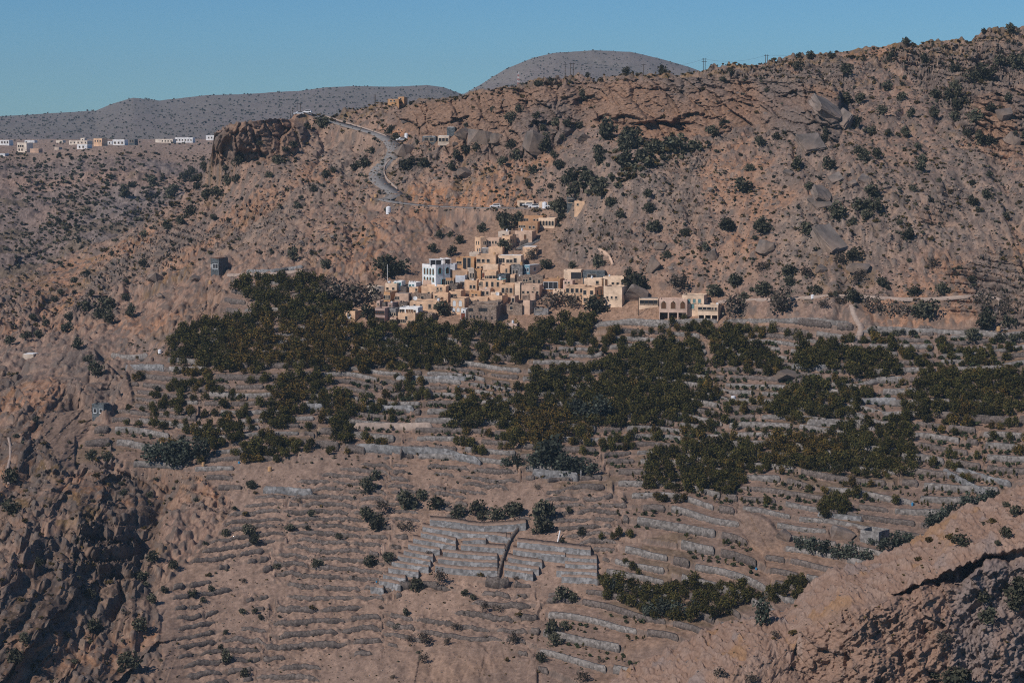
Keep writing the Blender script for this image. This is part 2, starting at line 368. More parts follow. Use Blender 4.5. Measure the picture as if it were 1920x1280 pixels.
ROADW[:, 2] = np.convolve(np.pad(ROADW[:, 2], 6, mode='edge'), np.ones(13) / 13, 'valid')
STEP = 2.25
LEVELS = {}
def disp_main(s, PX, PY, X, Y, Z, D):
    T = TERR(PX, PY); T = sstep(0.35, 0.65, T); V = VILL(PX, PY); G = sstep(0.3, 0.7, GORGE(PX, PY)); Cm = sstep(0.25, 0.7, CLIFF(PX, PY)); C2 = sstep(0.3, 0.7, CLIFF2(PX, PY))
    FL = FLANK(PX, PY); B = BARE(PX, PY); SC = SCREE(PX, PY); SL = SOIL(PX, PY); OR = ORANGE(PX, PY); ST_ = STRATA(PX, PY); PL = PALE(PX, PY)
    H = np.clip(1 - T, 0, 1) * np.clip(1 - V * 1.2, 0.08, 1) * (1 - 0.75 * Cm)
    rough = np.clip(0.7 + 0.9 * fbm(X / 45, Y / 45, 3, 2) - 0.2 * SC - 0.28 * SL - 0.4 * OR, 0.25, 1.4)
    n14 = fbm(X / 15, Y / 15, 4, 1); n4 = fbm(X / 4.2, Y / 5, 3, 3); n1 = fbm(X / 1.3, Y / 2.2, 2, 5)
    w1, w2, wc, _, _ = worley(X / 2.6, Y / 4.5, 1); stone = sstep(0.55, 0.2, w1) * (wc > 0.62)
    dz = H * (2.6 * fbm(X / 75, Y / 75, 3, 0) + rough * (2.8 * n14 + 2.0 * n4 + 1.1 * n1 + 1.3 * stone))
    gul = ridged(X / 26 + 0.3 * n14, Y / 160, 3, 2); dz -= H * (1 - Cm) * 3.2 * sstep(0.72, 0.95, gul)
    dD = np.zeros_like(Z)
    # bedded outcrops: ledges that follow the dip of the beds
    ob = np.clip(sstep(0.16, 0.36, fbm(X / 55, Y / 70, 3, 4)) * 0.6 * H * (1 - SC) * (1 - SL) + ST_ * 1.2 * H, 0, 1) * sstep(-0.30, 0.0, fbm(X / 24, Z / 14, 3, 0) + 0.25 * ST_)
    bed = (Z + dz * 0.6 + 0.14 * X + 1.8 * fbm(X / 34, Z / 20, 3, 1)) / 2.7
    fr = bed - np.floor(bed); bi = TAB[4][np.floor(bed).astype(int) & 255, 3]
    dD += ob * (-(4.0 + 5.0 * bi) * fr + 2.2 * sstep(0.25, 0.05, fr) + 1.2 * n4)
    # cliffs: jointed blocks with cracks
    def cliffy(M, A):
        c = np.cumsum(M[::-1], axis=0)[::-1]; tot = c[:1] + 1e-6
        # height above the foot of the cliff in metres, counted again for every separate face
        zf = np.zeros_like(Z); cur = np.zeros(Z.shape[1]); dzr = np.diff(Z, axis=0, append=Z[-1:])
        for i in range(Z.shape[0] - 1, -1, -1):
            cur = np.where(M[i] > 0.08, cur + np.maximum(Z[i] - Z[min(i + 1, Z.shape[0] - 1)], 0) * M[i], 0.0); zf[i] = cur
        return -A * zf
    dD += cliffy(sstep(0.2, 0.8, G), 0.35) * sstep(340, 60, PX) * sstep(790, 930, PY)
    dD += cliffy(sstep(0.1, 0.8, Cm), 1.6) * np.where(PX < 640, 1 - 0.55 * sstep(420, 570, PX), 1) + cliffy(sstep(0.2, 0.6, C2), 0.8)
    blk = np.zeros_like(Z); crk = np.zeros_like(Z); cav = np.zeros_like(Z)
    Mc = np.maximum(Cm, C2); m = Mc > 0.01
    x = X[m]; z = Z[m]; xs = x + 0.55 * z
    f1, f2, cid, gx, gy = worley(xs / 13 + 0.25 * fbm(x / 9, z / 9, 2, 1), z / 19 + 0.2 * fbm(x / 9, z / 9, 2, 3), 0)
    g1, g2, cid2, hx, hy = worley(xs / 4.5, z / 6 + 0.3 * n4[m], 2)
    e = np.clip((f2 - f1) / 0.12, 0, 1); e2 = np.clip((g2 - g1) / 0.15, 0, 1)
    big = np.where(Cm[m] > 0.01, 1.0, 0.55)
    blk[m] = Mc[m] * big * ((cid - 0.5) * 9 + gx * 6.5 * (cid2 - 0.3) - gy * 3 + (1 - e) * 4.0 + (cid2 - 0.5) * 3.4 + hx * 1.5 + (1 - e2) * 1.4 + 2.2 * n4[m] + 1.0 * n1[m])
    crk[m] = Mc[m] * np.maximum(1 - e, 0.6 * (1 - e2))
    dD += blk
    # lip of the cliffs hangs over a dark recess
    for cx, cy, rx, ry, a in ((1235,245,70,20,11),(1160,226,45,12,6),(470,292,26,14,7),(428,280,12,22,5),(1300,225,40,14,6),(1020,238,30,10,5),(865,225,22,8,5),(1105,195,24,16,6),(1500,180,40,8,4)):
        q = ((PX - cx + 10 * n14) / rx) ** 2 + ((PY - cy + 6 * n4) / ry) ** 2; dD += a * sstep(1.3, 0.4, q)
    # gorge flank: rock ribs
    m = G + FL > 0.01; x = X[m]; z = Z[m]; wx = 0.35 * fbm(x / 20, z / 20, 3, 2)
    f1, f2, cid, gx, gy = worley((x - 0.35 * z) / 15 + 1.6 * wx, z / 20 + wx, 4); g1, g2, cid2, hx, hy = worley((x - 0.4 * z) / 5.5 + 2 * wx, z / 7 + 2 * wx, 1)
    e = np.clip((f2 - f1) / 0.15, 0, 1)
    rib = ridged((x - 0.5 * z) / 34 + 1.5 * wx, z / 60, 4, 3)
    xr = x - 0.45 * z; r1 = ridged((.8 * x + .6 * z) / 36 + 1.2 * wx, (.8 * z - .6 * x) / 44 + 0.6 * wx, 3, 1); r2 = ridged((.9 * x - .45 * z) / 13 + 1.5 * wx, (.9 * z + .45 * x) / 16 + wx, 3, 2); r3 = ridged((.6 * x + .8 * z) / 4.5 + wx, (.6 * z - .8 * x) / 5.5, 3, 5)
    gb = np.zeros_like(Z); gb[m] = np.clip(G[m] + 0.6 * FL[m], 0, 1) * (-(r1 - 0.6) * 17 - (r2 - 0.6) * 10 - (r3 - 0.6) * 5 + (cid - 0.5) * 5 + (cid2 - 0.5) * 2 + 1.5 * n4[m] + 1.2 * n1[m])
    dD += gb * 0.85
    # terraces: treads and risers on the contour
    GT = blur(inpoly(GXX, GYY, GREYT).astype(float), 2); GT = bil(GT, PX, PY); B = B * (1 - GT); PL = PL * (1 - 0.3 * GT)
    warp = 3.6 * fbm(X / 80, Y / 120, 3, 1) + 1.0 * fbm(X / 22, Y / 40, 2, 4)
    cx = X / 36 + 0.55 * fbm(X / 40, X / 60, 2, 2) + 0.28 * fbm(Y / 16, X / 200, 3, 3); ci = np.floor(cx).astype(int); cf = cx - ci
    ph = TAB[3][ci & 255, 5] * 5.0 + 2.2 * (TAB[2][ci & 255, 9] - 0.5) * cf * 2
    zb = Z + warp + ph; zb = np.maximum.accumulate(zb[::-1], axis=0)[::-1]
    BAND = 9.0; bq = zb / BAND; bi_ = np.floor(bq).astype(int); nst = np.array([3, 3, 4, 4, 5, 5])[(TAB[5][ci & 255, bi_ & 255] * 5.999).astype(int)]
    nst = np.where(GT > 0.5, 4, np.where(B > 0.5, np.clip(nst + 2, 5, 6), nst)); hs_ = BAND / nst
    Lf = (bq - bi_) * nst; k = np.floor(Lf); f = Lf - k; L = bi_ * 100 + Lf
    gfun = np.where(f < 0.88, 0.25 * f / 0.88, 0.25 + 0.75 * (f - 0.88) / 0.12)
    gfun = np.where(GT > 0.5, np.where(f < 0.55, 0.06 * f / 0.55, 0.06 + 0.94 * (f - 0.55) / 0.45), gfun); LEVELS['GT'] = GT
    patchy = np.clip(1.15 * sstep(-0.35, 0.05, fbm(X / 26, Y / 18, 3, 5)), 0, 1)
    tw = T * (1 - sstep(0.2, 0.6, GT)) * np.clip(1 - B + patchy * B, 0, 1) * (1 - np.clip(G, 0, 1)) * (1 - np.clip(C2 + FL, 0, 1))
    tz = (k + gfun - Lf + 0.35) * hs_
    dz = dz * (1 - tw) + tw * (tz + 0.22 * n4 + 0.20 * n1 + B * (0.45 * n4 + 0.35 * n1))
    dD *= (1 - 0.9 * tw)
    dD += -0.35 * T * (1 - tw) * n4
    LEVELS['L'] = L; LEVELS['tw'] = tw; LEVELS['B'] = B
    # road bench
    rx, ry, rz = ROADW[:, 0], ROADW[:, 1], ROADW[:, 2]
    mm = np.nonzero(((PX > 540) & (PX < 1080) & (PY > 195) & (PY < 420)).ravel())[0]
    xf = X.ravel()[mm]; yf = Y.ravel()[mm]; best = np.full(len(mm), 1e9); bz = np.zeros(len(mm))
    for a in range(0, len(mm), 20000):
        d = (xf[a:a + 20000, None] - rx[None]) ** 2 + (yf[a:a + 20000, None] - ry[None]) ** 2; j = d.argmin(1); best[a:a + 20000] = np.sqrt(d[np.arange(len(j)), j]); bz[a:a + 20000] = rz[j]
    w = sstep(10.0, 5.6, best); dzf = dz.ravel(); dDf = dD.ravel(); zf = Z.ravel()[mm]
    dDf[mm] *= (1 - sstep(16, 8, best)); dzf[mm] = dzf[mm] * (1 - w) + (bz - zf) * w
    dz = dzf.reshape(Z.shape); dD = dDf.reshape(Z.shape)
    rw = np.zeros(Z.size); rw[mm] = sstep(7.5, 5, best); rw = rw.reshape(Z.shape)
    # ---- colours of the ground itself
    C = np.empty(Z.shape + (3,)); C[:] = (0.215, 0.160, 0.136)
    big = fbm(X / 60, Y / 90, 4, 5)
    C = mixc(C, (0.265, 0.178, 0.135), sstep(-0.05, 0.5, big) * 0.7)
    C = mixc(C, (0.18, 0.158, 0.146), sstep(0.0, 0.5, -big) * 0.7)
    C = mixc(C, (0.215, 0.188, 0.168), SC * sstep(-0.4, 0.4, fbm(X / 7, Y / 60, 3, 1)) * 0.9)
    C = mixc(C, (0.275, 0.178, 0.132), SL * 0.75)
    C = mixc(C, (0.34, 0.185, 0.105), np.clip(OR * 1.3, 0, 1) * 0.85)
    rockc = np.clip(ob * 1.1 + Mc + sstep(0.15, 0.4, n4) * 0.55 * rough * H, 0, 1)
    C = mixc(C, (0.135, 0.118, 0.112), rockc * 0.85)
    warmrock = Mc * sstep(-0.35, 0.25, fbm(X / 22, Z / 30, 3, 3)); C = mixc(C, (0.22, 0.148, 0.108), warmrock * 0.9)
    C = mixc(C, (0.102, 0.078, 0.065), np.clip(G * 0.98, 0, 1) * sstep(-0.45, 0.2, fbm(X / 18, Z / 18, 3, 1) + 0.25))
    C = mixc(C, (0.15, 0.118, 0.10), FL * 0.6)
    C = mixc(C, (0.205, 0.157, 0.131), T * 0.75); C = mixc(C, (0.255, 0.178, 0.131), T * 0.55 * sstep(0.0, 0.4, fbm(X / 20, Y / 30, 3, 0)))
    C = mixc(C, (0.275, 0.208, 0.172), PL * T * 0.75)
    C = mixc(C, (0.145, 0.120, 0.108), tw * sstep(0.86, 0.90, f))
    C = mixc(C, (0.085, 0.075, 0.035), tw * (1 - B) * (1 - sstep(0.7, 0.8, f)) * sstep(0.28, 0.42, fbm(X / 24 + 9, Y / 24, 2, 4)) * 0.35)
    C = mixc(C, (0.27, 0.19, 0.14), np.clip(V * 1.2, 0, 1) * 0.7)
    C = mixc(C, (0.31, 0.24, 0.19), rw * 0.8)
    C = mixc(C, (0.32, 0.18, 0.108), H * sstep(0.12, 0.42, fbm(X / 30 + 40, Y / 38, 4, 0)) * 0.6)
    # olive grass and dry scrub between the stones
    gr = H * sstep(0.12, 0.45, fbm(X / 6, Y / 8, 3, 2)) * sstep(-0.1, 0.35, fbm(X / 70, Y / 60, 2, 3) + 0.25 * (PY < 170)) * (1 - Mc) * (1 - SC)
    C = mixc(C, (0.135, 0.095, 0.04), gr * 0.55)
    crest = sstep(34, 6, PY - PY[:1]) * (PX > 560) * (1 - Cm); C = mixc(C, (0.15, 0.105, 0.045), crest * sstep(-0.15, 0.2, n4) * 0.75)
    sp = vn(X * 1.1, Y * 0.8, 1) * 0.5 + RT.rand(*Z.shape) * 0.5
    amp = 0.5 * (1 - 0.3 * T) * (1 - 0.6 * rw) * (1 - 0.4 * np.clip(SC + SL, 0, 1))
    C *= (1 + amp * (sp * 2 - 1))[..., None]
    grain = fbm(X / 2.4, Y / 4.5, 3, 2); C = mixc(C, (0.125, 0.108, 0.10), H * sstep(0.08, 0.3, grain) * 0.75 * (1 - 0.5 * SC)); C = mixc(C, (0.30, 0.225, 0.18), H * sstep(0.12, 0.35, -grain) * 0.5)
    C *= (1 + 0.28 * T * fbm(X / 1.8, Y / 5, 3, 1))[..., None]
    C = mixc(C, (0.13, 0.118, 0.112), stone * H * 0.7)
    st = (RT.rand(*Z.shape) > 0.985) * H; C = mixc(C, (0.36, 0.29, 0.24), st * 0.7)
    C *= np.array([1.05, 0.97, 0.905])
    return dz, dD, np.clip(C, 0.01, 1)
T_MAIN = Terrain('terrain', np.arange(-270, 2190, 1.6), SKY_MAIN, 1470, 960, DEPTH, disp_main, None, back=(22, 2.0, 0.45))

# ---- the far side of the gully and its plateau
SKY_FAR = [(-400, 261), (520, 261), (560, 263)]
def D_far(px, py):
    e = 287 + 5 * np.sin(px / 45.0) + 0.006 * (px - 200)
    t = np.clip((py - 261) / (e - 261), 0, 1); up = 1 / (1 / 2700.0 + t * (1 / 1560.0 - 1 / 2700.0))
    lo = 1560 - 420 * np.clip((py - e) / 260, 0, 1.4) ** 0.8
    return np.where(py < e, up, lo)
def disp_far(s, PX, PY, X, Y, Z, D):
    e = 287 + 5 * np.sin(PX / 45.0) + 0.006 * (PX - 200); sl = sstep(0, 25, PY - e)
    n = fbm(X / 50, Y / 50, 4, 1); n4 = fbm(X / 9, Y / 12, 3, 3)
    ob = sstep(0.0, 0.3, fbm(X / 60, Z / 40, 3, 4)) * sl
    bed = (Z - 0.05 * X + 4 * fbm(X / 70, Z / 40, 2, 0)) / 5.5; fr = bed - np.floor(bed); led = np.where(fr < 0.7, fr / 0.7, (1 - fr) / 0.3)
    dz = sl * (4.5 * n + 2.4 * n4 + 1.2 * fbm(X / 3, Y / 5, 2, 2)) + (1 - sl) * 0.4 * n
    dD = -ob * (7 * led + 3 * n4)
    f1, f2, cid, gx, gy = worley(X / 26, Z / 22, 3); dD += sl * 10 * (cid - 0.5) * sstep(0.05, 0.35, fbm(X / 90, Z / 60, 2, 2))
    C = np.empty(Z.shape + (3,)); C[:] = (0.195, 0.150, 0.132)
    C = mixc(C, (0.19, 0.16, 0.15), np.clip(ob, 0, 1) * 0.8); C = mixc(C, (0.29, 0.195, 0.15), sstep(0, 0.5, fbm(X / 80, Y / 80, 3, 5)) * 0.7)
    C = mixc(C, (0.30, 0.215, 0.165), (1 - sl) * 0.8)
    C = mixc(C, (0.11, 0.085, 0.045), sl * sstep(0.15, 0.5, fbm(X / 16, Y / 26, 3, 2) + 0.004 * (PY - 380)) * 0.5)
    C *= (1 + 0.32 * (RT.rand(*Z.shape) * 2 - 1))[..., None]
    return dz, dD, np.clip(C, 0.01, 1)
T_FAR = Terrain('far_hillside', np.arange(-380, 560, 2.0), SKY_FAR, 680, 300, D_far, disp_far, None, back=(10, 30.0, 0.03))

# ---- distant hills
def far_hill(name, sky, Dt, Db, bot, x0, x1, dim):
    def Df(px, py):
        top = np.interp(px, [p[0] for p in sky], [p[1] for p in sky]); t = np.clip((py - top) / np.maximum(bot - top, 8), 0, 1)
        return Dt + (Db - Dt) * t ** 0.75
    def dp(s, PX, PY, X, Y, Z, D):
        v = ridged(X / 330 + 0.4 * fbm(X / 200, Y / 200, 2, 1), Y / 900, 3, 2)
        dz = 9 * fbm(X / 160, Y / 260, 4, 3) - 16 * sstep(0.7, 0.95, v) * np.clip((PY - PY[:1]) / 25, 0, 1) + 1.6 * fbm(X / 14, Y / 30, 2, 1)
        bed = (Z + 0.01 * X) / 9; fr = bed - np.floor(bed); dD = -14 * fr * sstep(0, 0.3, fbm(X / 200, Z / 60, 2, 4))
        C = np.empty(Z.shape + (3,)); C[:] = dim
        C = mixc(C, (0.185, 0.155, 0.145), sstep(0, 0.4, fbm(X / 250, Y / 300, 3, 5)) * 0.6)
        C *= (1 + 0.12 * (RT.rand(*Z.shape) * 2 - 1))[..., None]
        return dz * np.clip((PY - PY[:1]) / 12, 0.25, 1), dD, C
    return Terrain(name, np.arange(x0, x1, 2.0), sky, bot, 170, Df, dp, None, back=(8, 60, 0.3))
T_RANGE = far_hill('distant_hills', [(-420,230),(-100,223),(0,218),(90,213),(180,208),(212,195),(250,184),(280,187),(300,189),(390,178),(480,176),(560,172),(610,165),(660,163),(740,163),(800,160),(830,164),(870,178),(900,196),(960,215)], 4600, 2900, 282, -420, 960, (0.172, 0.152, 0.138))
T_DOME = far_hill('distant_dome_hill', [(800,215),(840,190),(870,177),(900,160),(950,130),(1000,109),(1040,99),(1110,94),(1180,97),(1230,108),(1290,125),(1350,148),(1420,185)], 4300, 3300, 235, 800, 1420, (0.185, 0.163, 0.147))

# ---- rocky spur in front, lower right
SKY_SPUR = [(1040,1345),(1100,1300),(1180,1250),(1260,1208),(1340,1163),(1400,1148),(1480,1130),(1505,1106),(1560,1070),(1610,1047),(1680,1026),(1730,1002),(1790,966),(1850,940),(1920,905),(2000,872),(2190,790)]
D_SPUR = TPS([(1040,1345,420),(1180,1250,428),(1340,1163,436),(1480,1130,432),(1560,1070,434),(1610,1047,436),(1730,1002,440),(1850,940,446),(1920,905,448),(2190,790,455),
 (1200,1300,408),(1340,1230,408),(1420,1180,414),(1450,1270,402),(1300,1400,388),(1100,1450,380),
 (1510,1150,417),(1490,1230,407),(1470,1290,401),(1590,1120,410),(1560,1190,405),(1690,1092,411),(1640,1180,403),(1620,1280,399),(1790,1050,412),(1870,1020,416),(1930,985,420),(1990,1000,414),(2190,950,420),
 (1760,1110,407),(1760,1200,402),(1760,1300,397),(1880,1120,408),(1880,1200,403),(1900,1300,398),(2100,1200,403),(1500,1450,391),(1800,1450,388),(2190,1450,388)])
n_ = lambda X, Z: fbm(X / 2, Z / 2, 2, 4)
def disp_spur(s, PX, PY, X, Y, Z, D):
    edge = np.interp(PX, [1040,1440,1480,1500,1560,1640,1690,1740,1790,1850,1890,1930,2190], [1480,1330,1240,1165,1140,1120,1098,1078,1056,1046,1040,1030,960])
    edge = edge + 14 * fbm(X / 12, Y / 80, 3, 2) * sstep(1480, 1540, PX); low = PY - edge
    cl = sstep(-4, 22, low); f1, f2, cid, gx, gy = worley((X + 0.1 * Z) / 7.0 + 0.5 * fbm(X / 6, Z / 6, 3, 1), Z / 8.0 + 0.5 * fbm(X / 6, Z / 6, 3, 3), 0)
    g1, g2, c2, hx, hy = worley((X + 0.1 * Z) / 2.4 + 0.5 * fbm(X / 2, Z / 2, 2, 1), Z / 2.6 + 0.4 * n_(X, Z), 2); e = np.clip((f2 - f1) / 0.13, 0, 1); e2 = np.clip((g2 - g1) / 0.15, 0, 1)
    n = fbm(X / 9, Z / 9, 4, 1); n2 = fbm(X / 1.6, (Z + Y * 0.3) / 1.6, 4, 3); n3 = fbm(X / 0.6, (Z + Y * 0.3) / 0.6, 2, 2)
    wv = 0.4 * fbm(X / 7, Z / 7, 3, 4); q1 = ridged(X / 15 + wv, Z / 20 + wv, 3, 0); q2 = ridged((.8 * X + .6 * Z) / 5 + 1.5 * wv, (.8 * Z - .6 * X) / 7 + wv, 3, 3); q3 = ridged((.55 * X - .83 * Z) / 1.7 + wv, (.55 * Z + .83 * X) / 2.6 + wv, 3, 5)
    dD = cl * (-(q1 - 0.6) * 4.5 - (q2 - 0.6) * 3.4 - (q3 - 0.6) * 2.2 + (cid - 0.5) * 3.0 + gx * 1.5 + (c2 - 0.5) * 1.4 + 0.9 * n2 + 0.6 * n3)
    rec = sstep(1630, 1740, PX) * (6.0 + 7 * fbm(X / 5, X / 90, 3, 4)) * sstep(1, 7, low) * sstep(30, 12, low + 16 * n2 + 22 * fbm(X / 3.5, X / 50, 2, 1))
    dD += np.maximum(rec, 0)
    tf = 1 - cl; bed = (Z + 0.35 * X + 1.5 * n) / 1.9; fr = bed - np.floor(bed)
    dz = tf * (2.0 * n + 1.2 * n2 + 0.5 * n3 + 0.12 * np.where(fr < 0.8, fr / 0.8, (1 - fr) / 0.2)); dD += tf * (2.5 * n + 1.8 * n2)
    C = np.empty(Z.shape + (3,)); C[:] = (0.255, 0.168, 0.126)
    C = mixc(C, (0.29, 0.21, 0.17), tf * sstep(-0.2, 0.3, n2) * 0.6); C = mixc(C, (0.22, 0.185, 0.175), tf * sstep(0.2, 0.5, fbm(X / 5, Y / 9, 3, 4)) * 0.6)
    C = mixc(C, (0.30, 0.165, 0.07), tf * sstep(0.32, 0.5, fbm(X / 4 + 31, Y / 8, 3, 5)) * 0.5)
    C = mixc(C, (0.20, 0.165, 0.155), cl * sstep(-0.1, 0.3, fbm(X / 12, Z / 20, 3, 2) + 0.0022 * (PX - 1720)) * 0.85)
    C = mixc(C, (0.33, 0.26, 0.22), cl * sstep(0.25, 0.5, fbm(X / 4, Z / 12, 3, 0)) * 0.5)
    C = mixc(C, (0.14, 0.11, 0.10), np.clip(cl * ((1 - e) * 0.45 + (1 - e2) * 0.2), 0, 1))
    C *= (1 + 0.16 * (RT.rand(*Z.shape) * 2 - 1))[..., None]
    return dz, dD, np.clip(C, 0.01, 1)
T_SPUR = Terrain('rocky_spur', np.arange(1040, 2190, 1.4), SKY_SPUR, 1470, 420, D_SPUR, disp_spur, None, back=(16, 1.0, 0.9))

def ribbon(name, pts, half, m, lift=0.12, thick=0.5):
    """a road or path laid on world points, level across"""
    P = np.array(pts); t = np.gradient(P, axis=0); t[:, 2] = 0; t /= np.linalg.norm(t, axis=1)[:, None] + 1e-9
    nrm = np.stack([-t[:, 1], t[:, 0], 0 * t[:, 0]], 1); l = P + nrm * half; r = P - nrm * half
    n = len(P); V = np.concatenate([l, r, l, r]); V[:2 * n, 2] += lift; V[2 * n:, 2] -= thick; i = np.arange(n - 1)
    Fq = np.concatenate([np.stack([i, i + 1, i + n + 1, i + n], 1), np.stack([i + 2 * n, i + 2 * n + 1, i + 1, i], 1), np.stack([i + n, i + n + 1, i + 3 * n + 1, i + 3 * n], 1)])
    return link(name, np_mesh(name, V, Fq, [m]))
tag(ribbon('road', ROADW, 3.7, M_ASPHALT), kind='structure')
# ================================================================== TERRACE WALLS
REGIONS = [  # (x0,x1,y0,y1, where)
 (-99,420,200,690,'on the rubble slope left of the orchards'),
 (-99,420,690,1400,'along the rim of the dark gorge'),
 (420,700,600,860,'among the orchards left of the village'),
 (700,1000,600,860,'below the stone houses of the village'),
 (1000,1380,600,860,'below the pink arched house'),
 (1380,2200,600,860,'below the footpath on the right hand side'),
 (420,1120,860,1400,'on the bare slope of broken terraces'),
 (1120,1500,860,1400,'between the grey terraces and the rocky spur'),
 (1500,2200,860,1400,'above the rocky spur'),
]
def where(px, py):
    for a, b, c, d, w in REGIONS:
        if a <= px < b and c <= py < d: return w
    return 'on the open hillside'
def level_walls():
    L = LEVELS['L']; tw = LEVELS['tw']; Bm = LEVELS['B']; P = T_MAIN.P; PX, PY = T_MAIN.base[0], T_MAIN.base[1]; TP = T_MAIN.P
    SX, SY = T_MAIN.sx, T_MAIN.sy; nr, nc = L.shape
    segs = []
    cols = np.arange(0, nc, 2)
    Lc = L[::-1][:, cols]      # bottom first, increasing
    for k in np.unique(np.floor(L[tw > 0.4])).astype(int):
        A = np.full(len(cols), -1); Bb = A.copy()
        for q, c in enumerate(cols):
            a = np.searchsorted(Lc[:, q], k + 0.87); b = np.searchsorted(Lc[:, q], k + 0.999)
            if a < nr - 2 and np.floor(Lc[a, q]) != k: continue
            if a < nr - 2 and LEVELS['GT'][nr - 1 - a, c] > 0.5: a = np.searchsorted(Lc[:, q], k + 0.54)
            if 2 < a < nr - 2 and b < nr - 1: A[q] = nr - 1 - a; Bb[q] = nr - 1 - b
        r = random.Random(int(k) * 7 + 1); q = 0
        while q < len(cols):
            ln = int(r.uniform(16, 60)) if r.random() < .8 else 75; e = min(len(cols), q + ln); idx = [i for i in range(q, e) if A[i] >= 0 and tw[A[i], cols[i]] > 0.55]
            # longest run
            runs = []; run = []
            for i in idx:
                if run and (i != run[-1] + 1 or abs(int(A[i]) - int(A[i - 1])) > 9): runs.append(run); run = []
                run.append(i)
            runs.append(run)
            for best in runs:
                if len(best) > 4:
                    c = cols[best]; a = A[best]; b = Bb[best]; mid = len(best) // 2; px, py = SX[a[mid], c[mid]], SY[a[mid], c[mid]]
                    if -20 < px < 1940 and py < 1295:
                        bare = Bm[a[mid], c[mid]] > 0.5; pf = TP[a, c].copy(); pb = TP[b, c].copy()
                        segs.append((len(best) * 3.2, px, py, pf, pb, bare, False, r.random()))
            q = e + (r.randint(0, 2) if r.random() < 0.6 else 0)
    return segs
def wall_geo(pf, pb, bare, seed, lean=False):
    r = random.Random(seed); n = len(pf)
    ks = max(1, min(5 if bare else 13, n // 2)) | 1
    def sm(a, ks=ks): return np.stack([np.convolve(np.pad(a[:, j], ks // 2, mode='edge'), np.ones(ks) / ks, 'valid') for j in range(3)], 1)
    pf = sm(pf); pb = sm(pb)
    h = np.clip(pb[:, 2] - pf[:, 2], 0.5, 3.0) * r.uniform(0.85, 1.15) * (1.0 if bare else 1.12) + 0.1
    if bare:
        t = np.linspace(0, 1, n); h *= np.clip(np.minimum(t, 1 - t) * 7 + 0.2, 0, 1) * (0.85 + 0.3 * np.array([r.random() for _ in range(n)]))
    else: t = np.linspace(0, 1, n); h *= np.clip(np.minimum(t, 1 - t) * 20 + 0.6, 0, 1); h += 0.12 * np.sin(np.linspace(0, r.uniform(2, 7), n) + r.uniform(0, 6)) + np.array([r.uniform(-0.07, 0.07) for _ in range(n)])
    dirv = pf.copy(); dirv[:, 2] = 0; dirv /= np.linalg.norm(dirv, axis=1)[:, None]
    fb = pf - dirv * 0.25; ft = pf - dirv * 0.10; bt = pb + dirv * 0.10
    bt = np.where((np.linalg.norm(bt - ft, axis=1) > 2.2)[:, None], ft + dirv * 1.2, bt)
    if lean: ft = pb - dirv * 0.35; bt = pb + dirv * 0.2; h = pb[:, 2] - pf[:, 2] + 0.15
    v0 = fb.copy(); v0[:, 2] = pf[:, 2] - 0.7; v1 = ft.copy(); v1[:, 2] = pf[:, 2] + h; v2 = bt.copy(); v2[:, 2] = v1[:, 2] + 0.02; v3 = bt.copy(); v3[:, 2] = pf[:, 2] - 0.7
    V = np.concatenate([v0, v1, v2, v3]); i = np.arange(n - 1); Fq = []
    for a in range(4):
        b = (a + 1) % 4; Fq.append(np.stack([i + a * n, i + 1 + a * n, i + 1 + b * n, i + b * n], 1))
    Fq.append(np.array([[0, n, 2 * n, 3 * n], [n - 1, 4 * n - 1, 3 * n - 1, 2 * n - 1]]))
    return V, np.concatenate(Fq)
SEGS = sorted(level_walls(), key=lambda t: -t[0])
restV = []; restF = []; nv = 0
for j, (ln, px, py, pf, pb, bare, grey, rv) in enumerate(SEGS):
    V, Fq = wall_geo(pf, pb, bare, j, grey)
    if j < 285:
        c = V.mean(0); me = np_mesh('terrace_wall', V - c, Fq, [M_BLUEWALL if grey else (M_DRYSTONE if bare or rv < 0.25 else M_GREYWALL)])
        o = link('terrace_wall', me, None, c)
        look = 'smooth grey masonry terrace wall' if grey else ('low crumbling dark dry-stone wall' if bare else ('brown dry-stone terrace wall' if rv < 0.25 else 'grey stone terrace wall'))
        w = 'in the block of repaired grey terraces' if grey else where(px, py)
        tag(o, f'{look} {w}', 'terrace wall', f'{look}s {w}', 'thing')
    else: restV.append(V); restF.append(Fq + nv); nv += len(V)
if restV: tag(link('short_terrace_walls', np_mesh('short_terrace_walls', np.concatenate(restV), np.concatenate(restF), [M_DRYSTONE])), kind='stuff')
print('walls', len(SEGS))

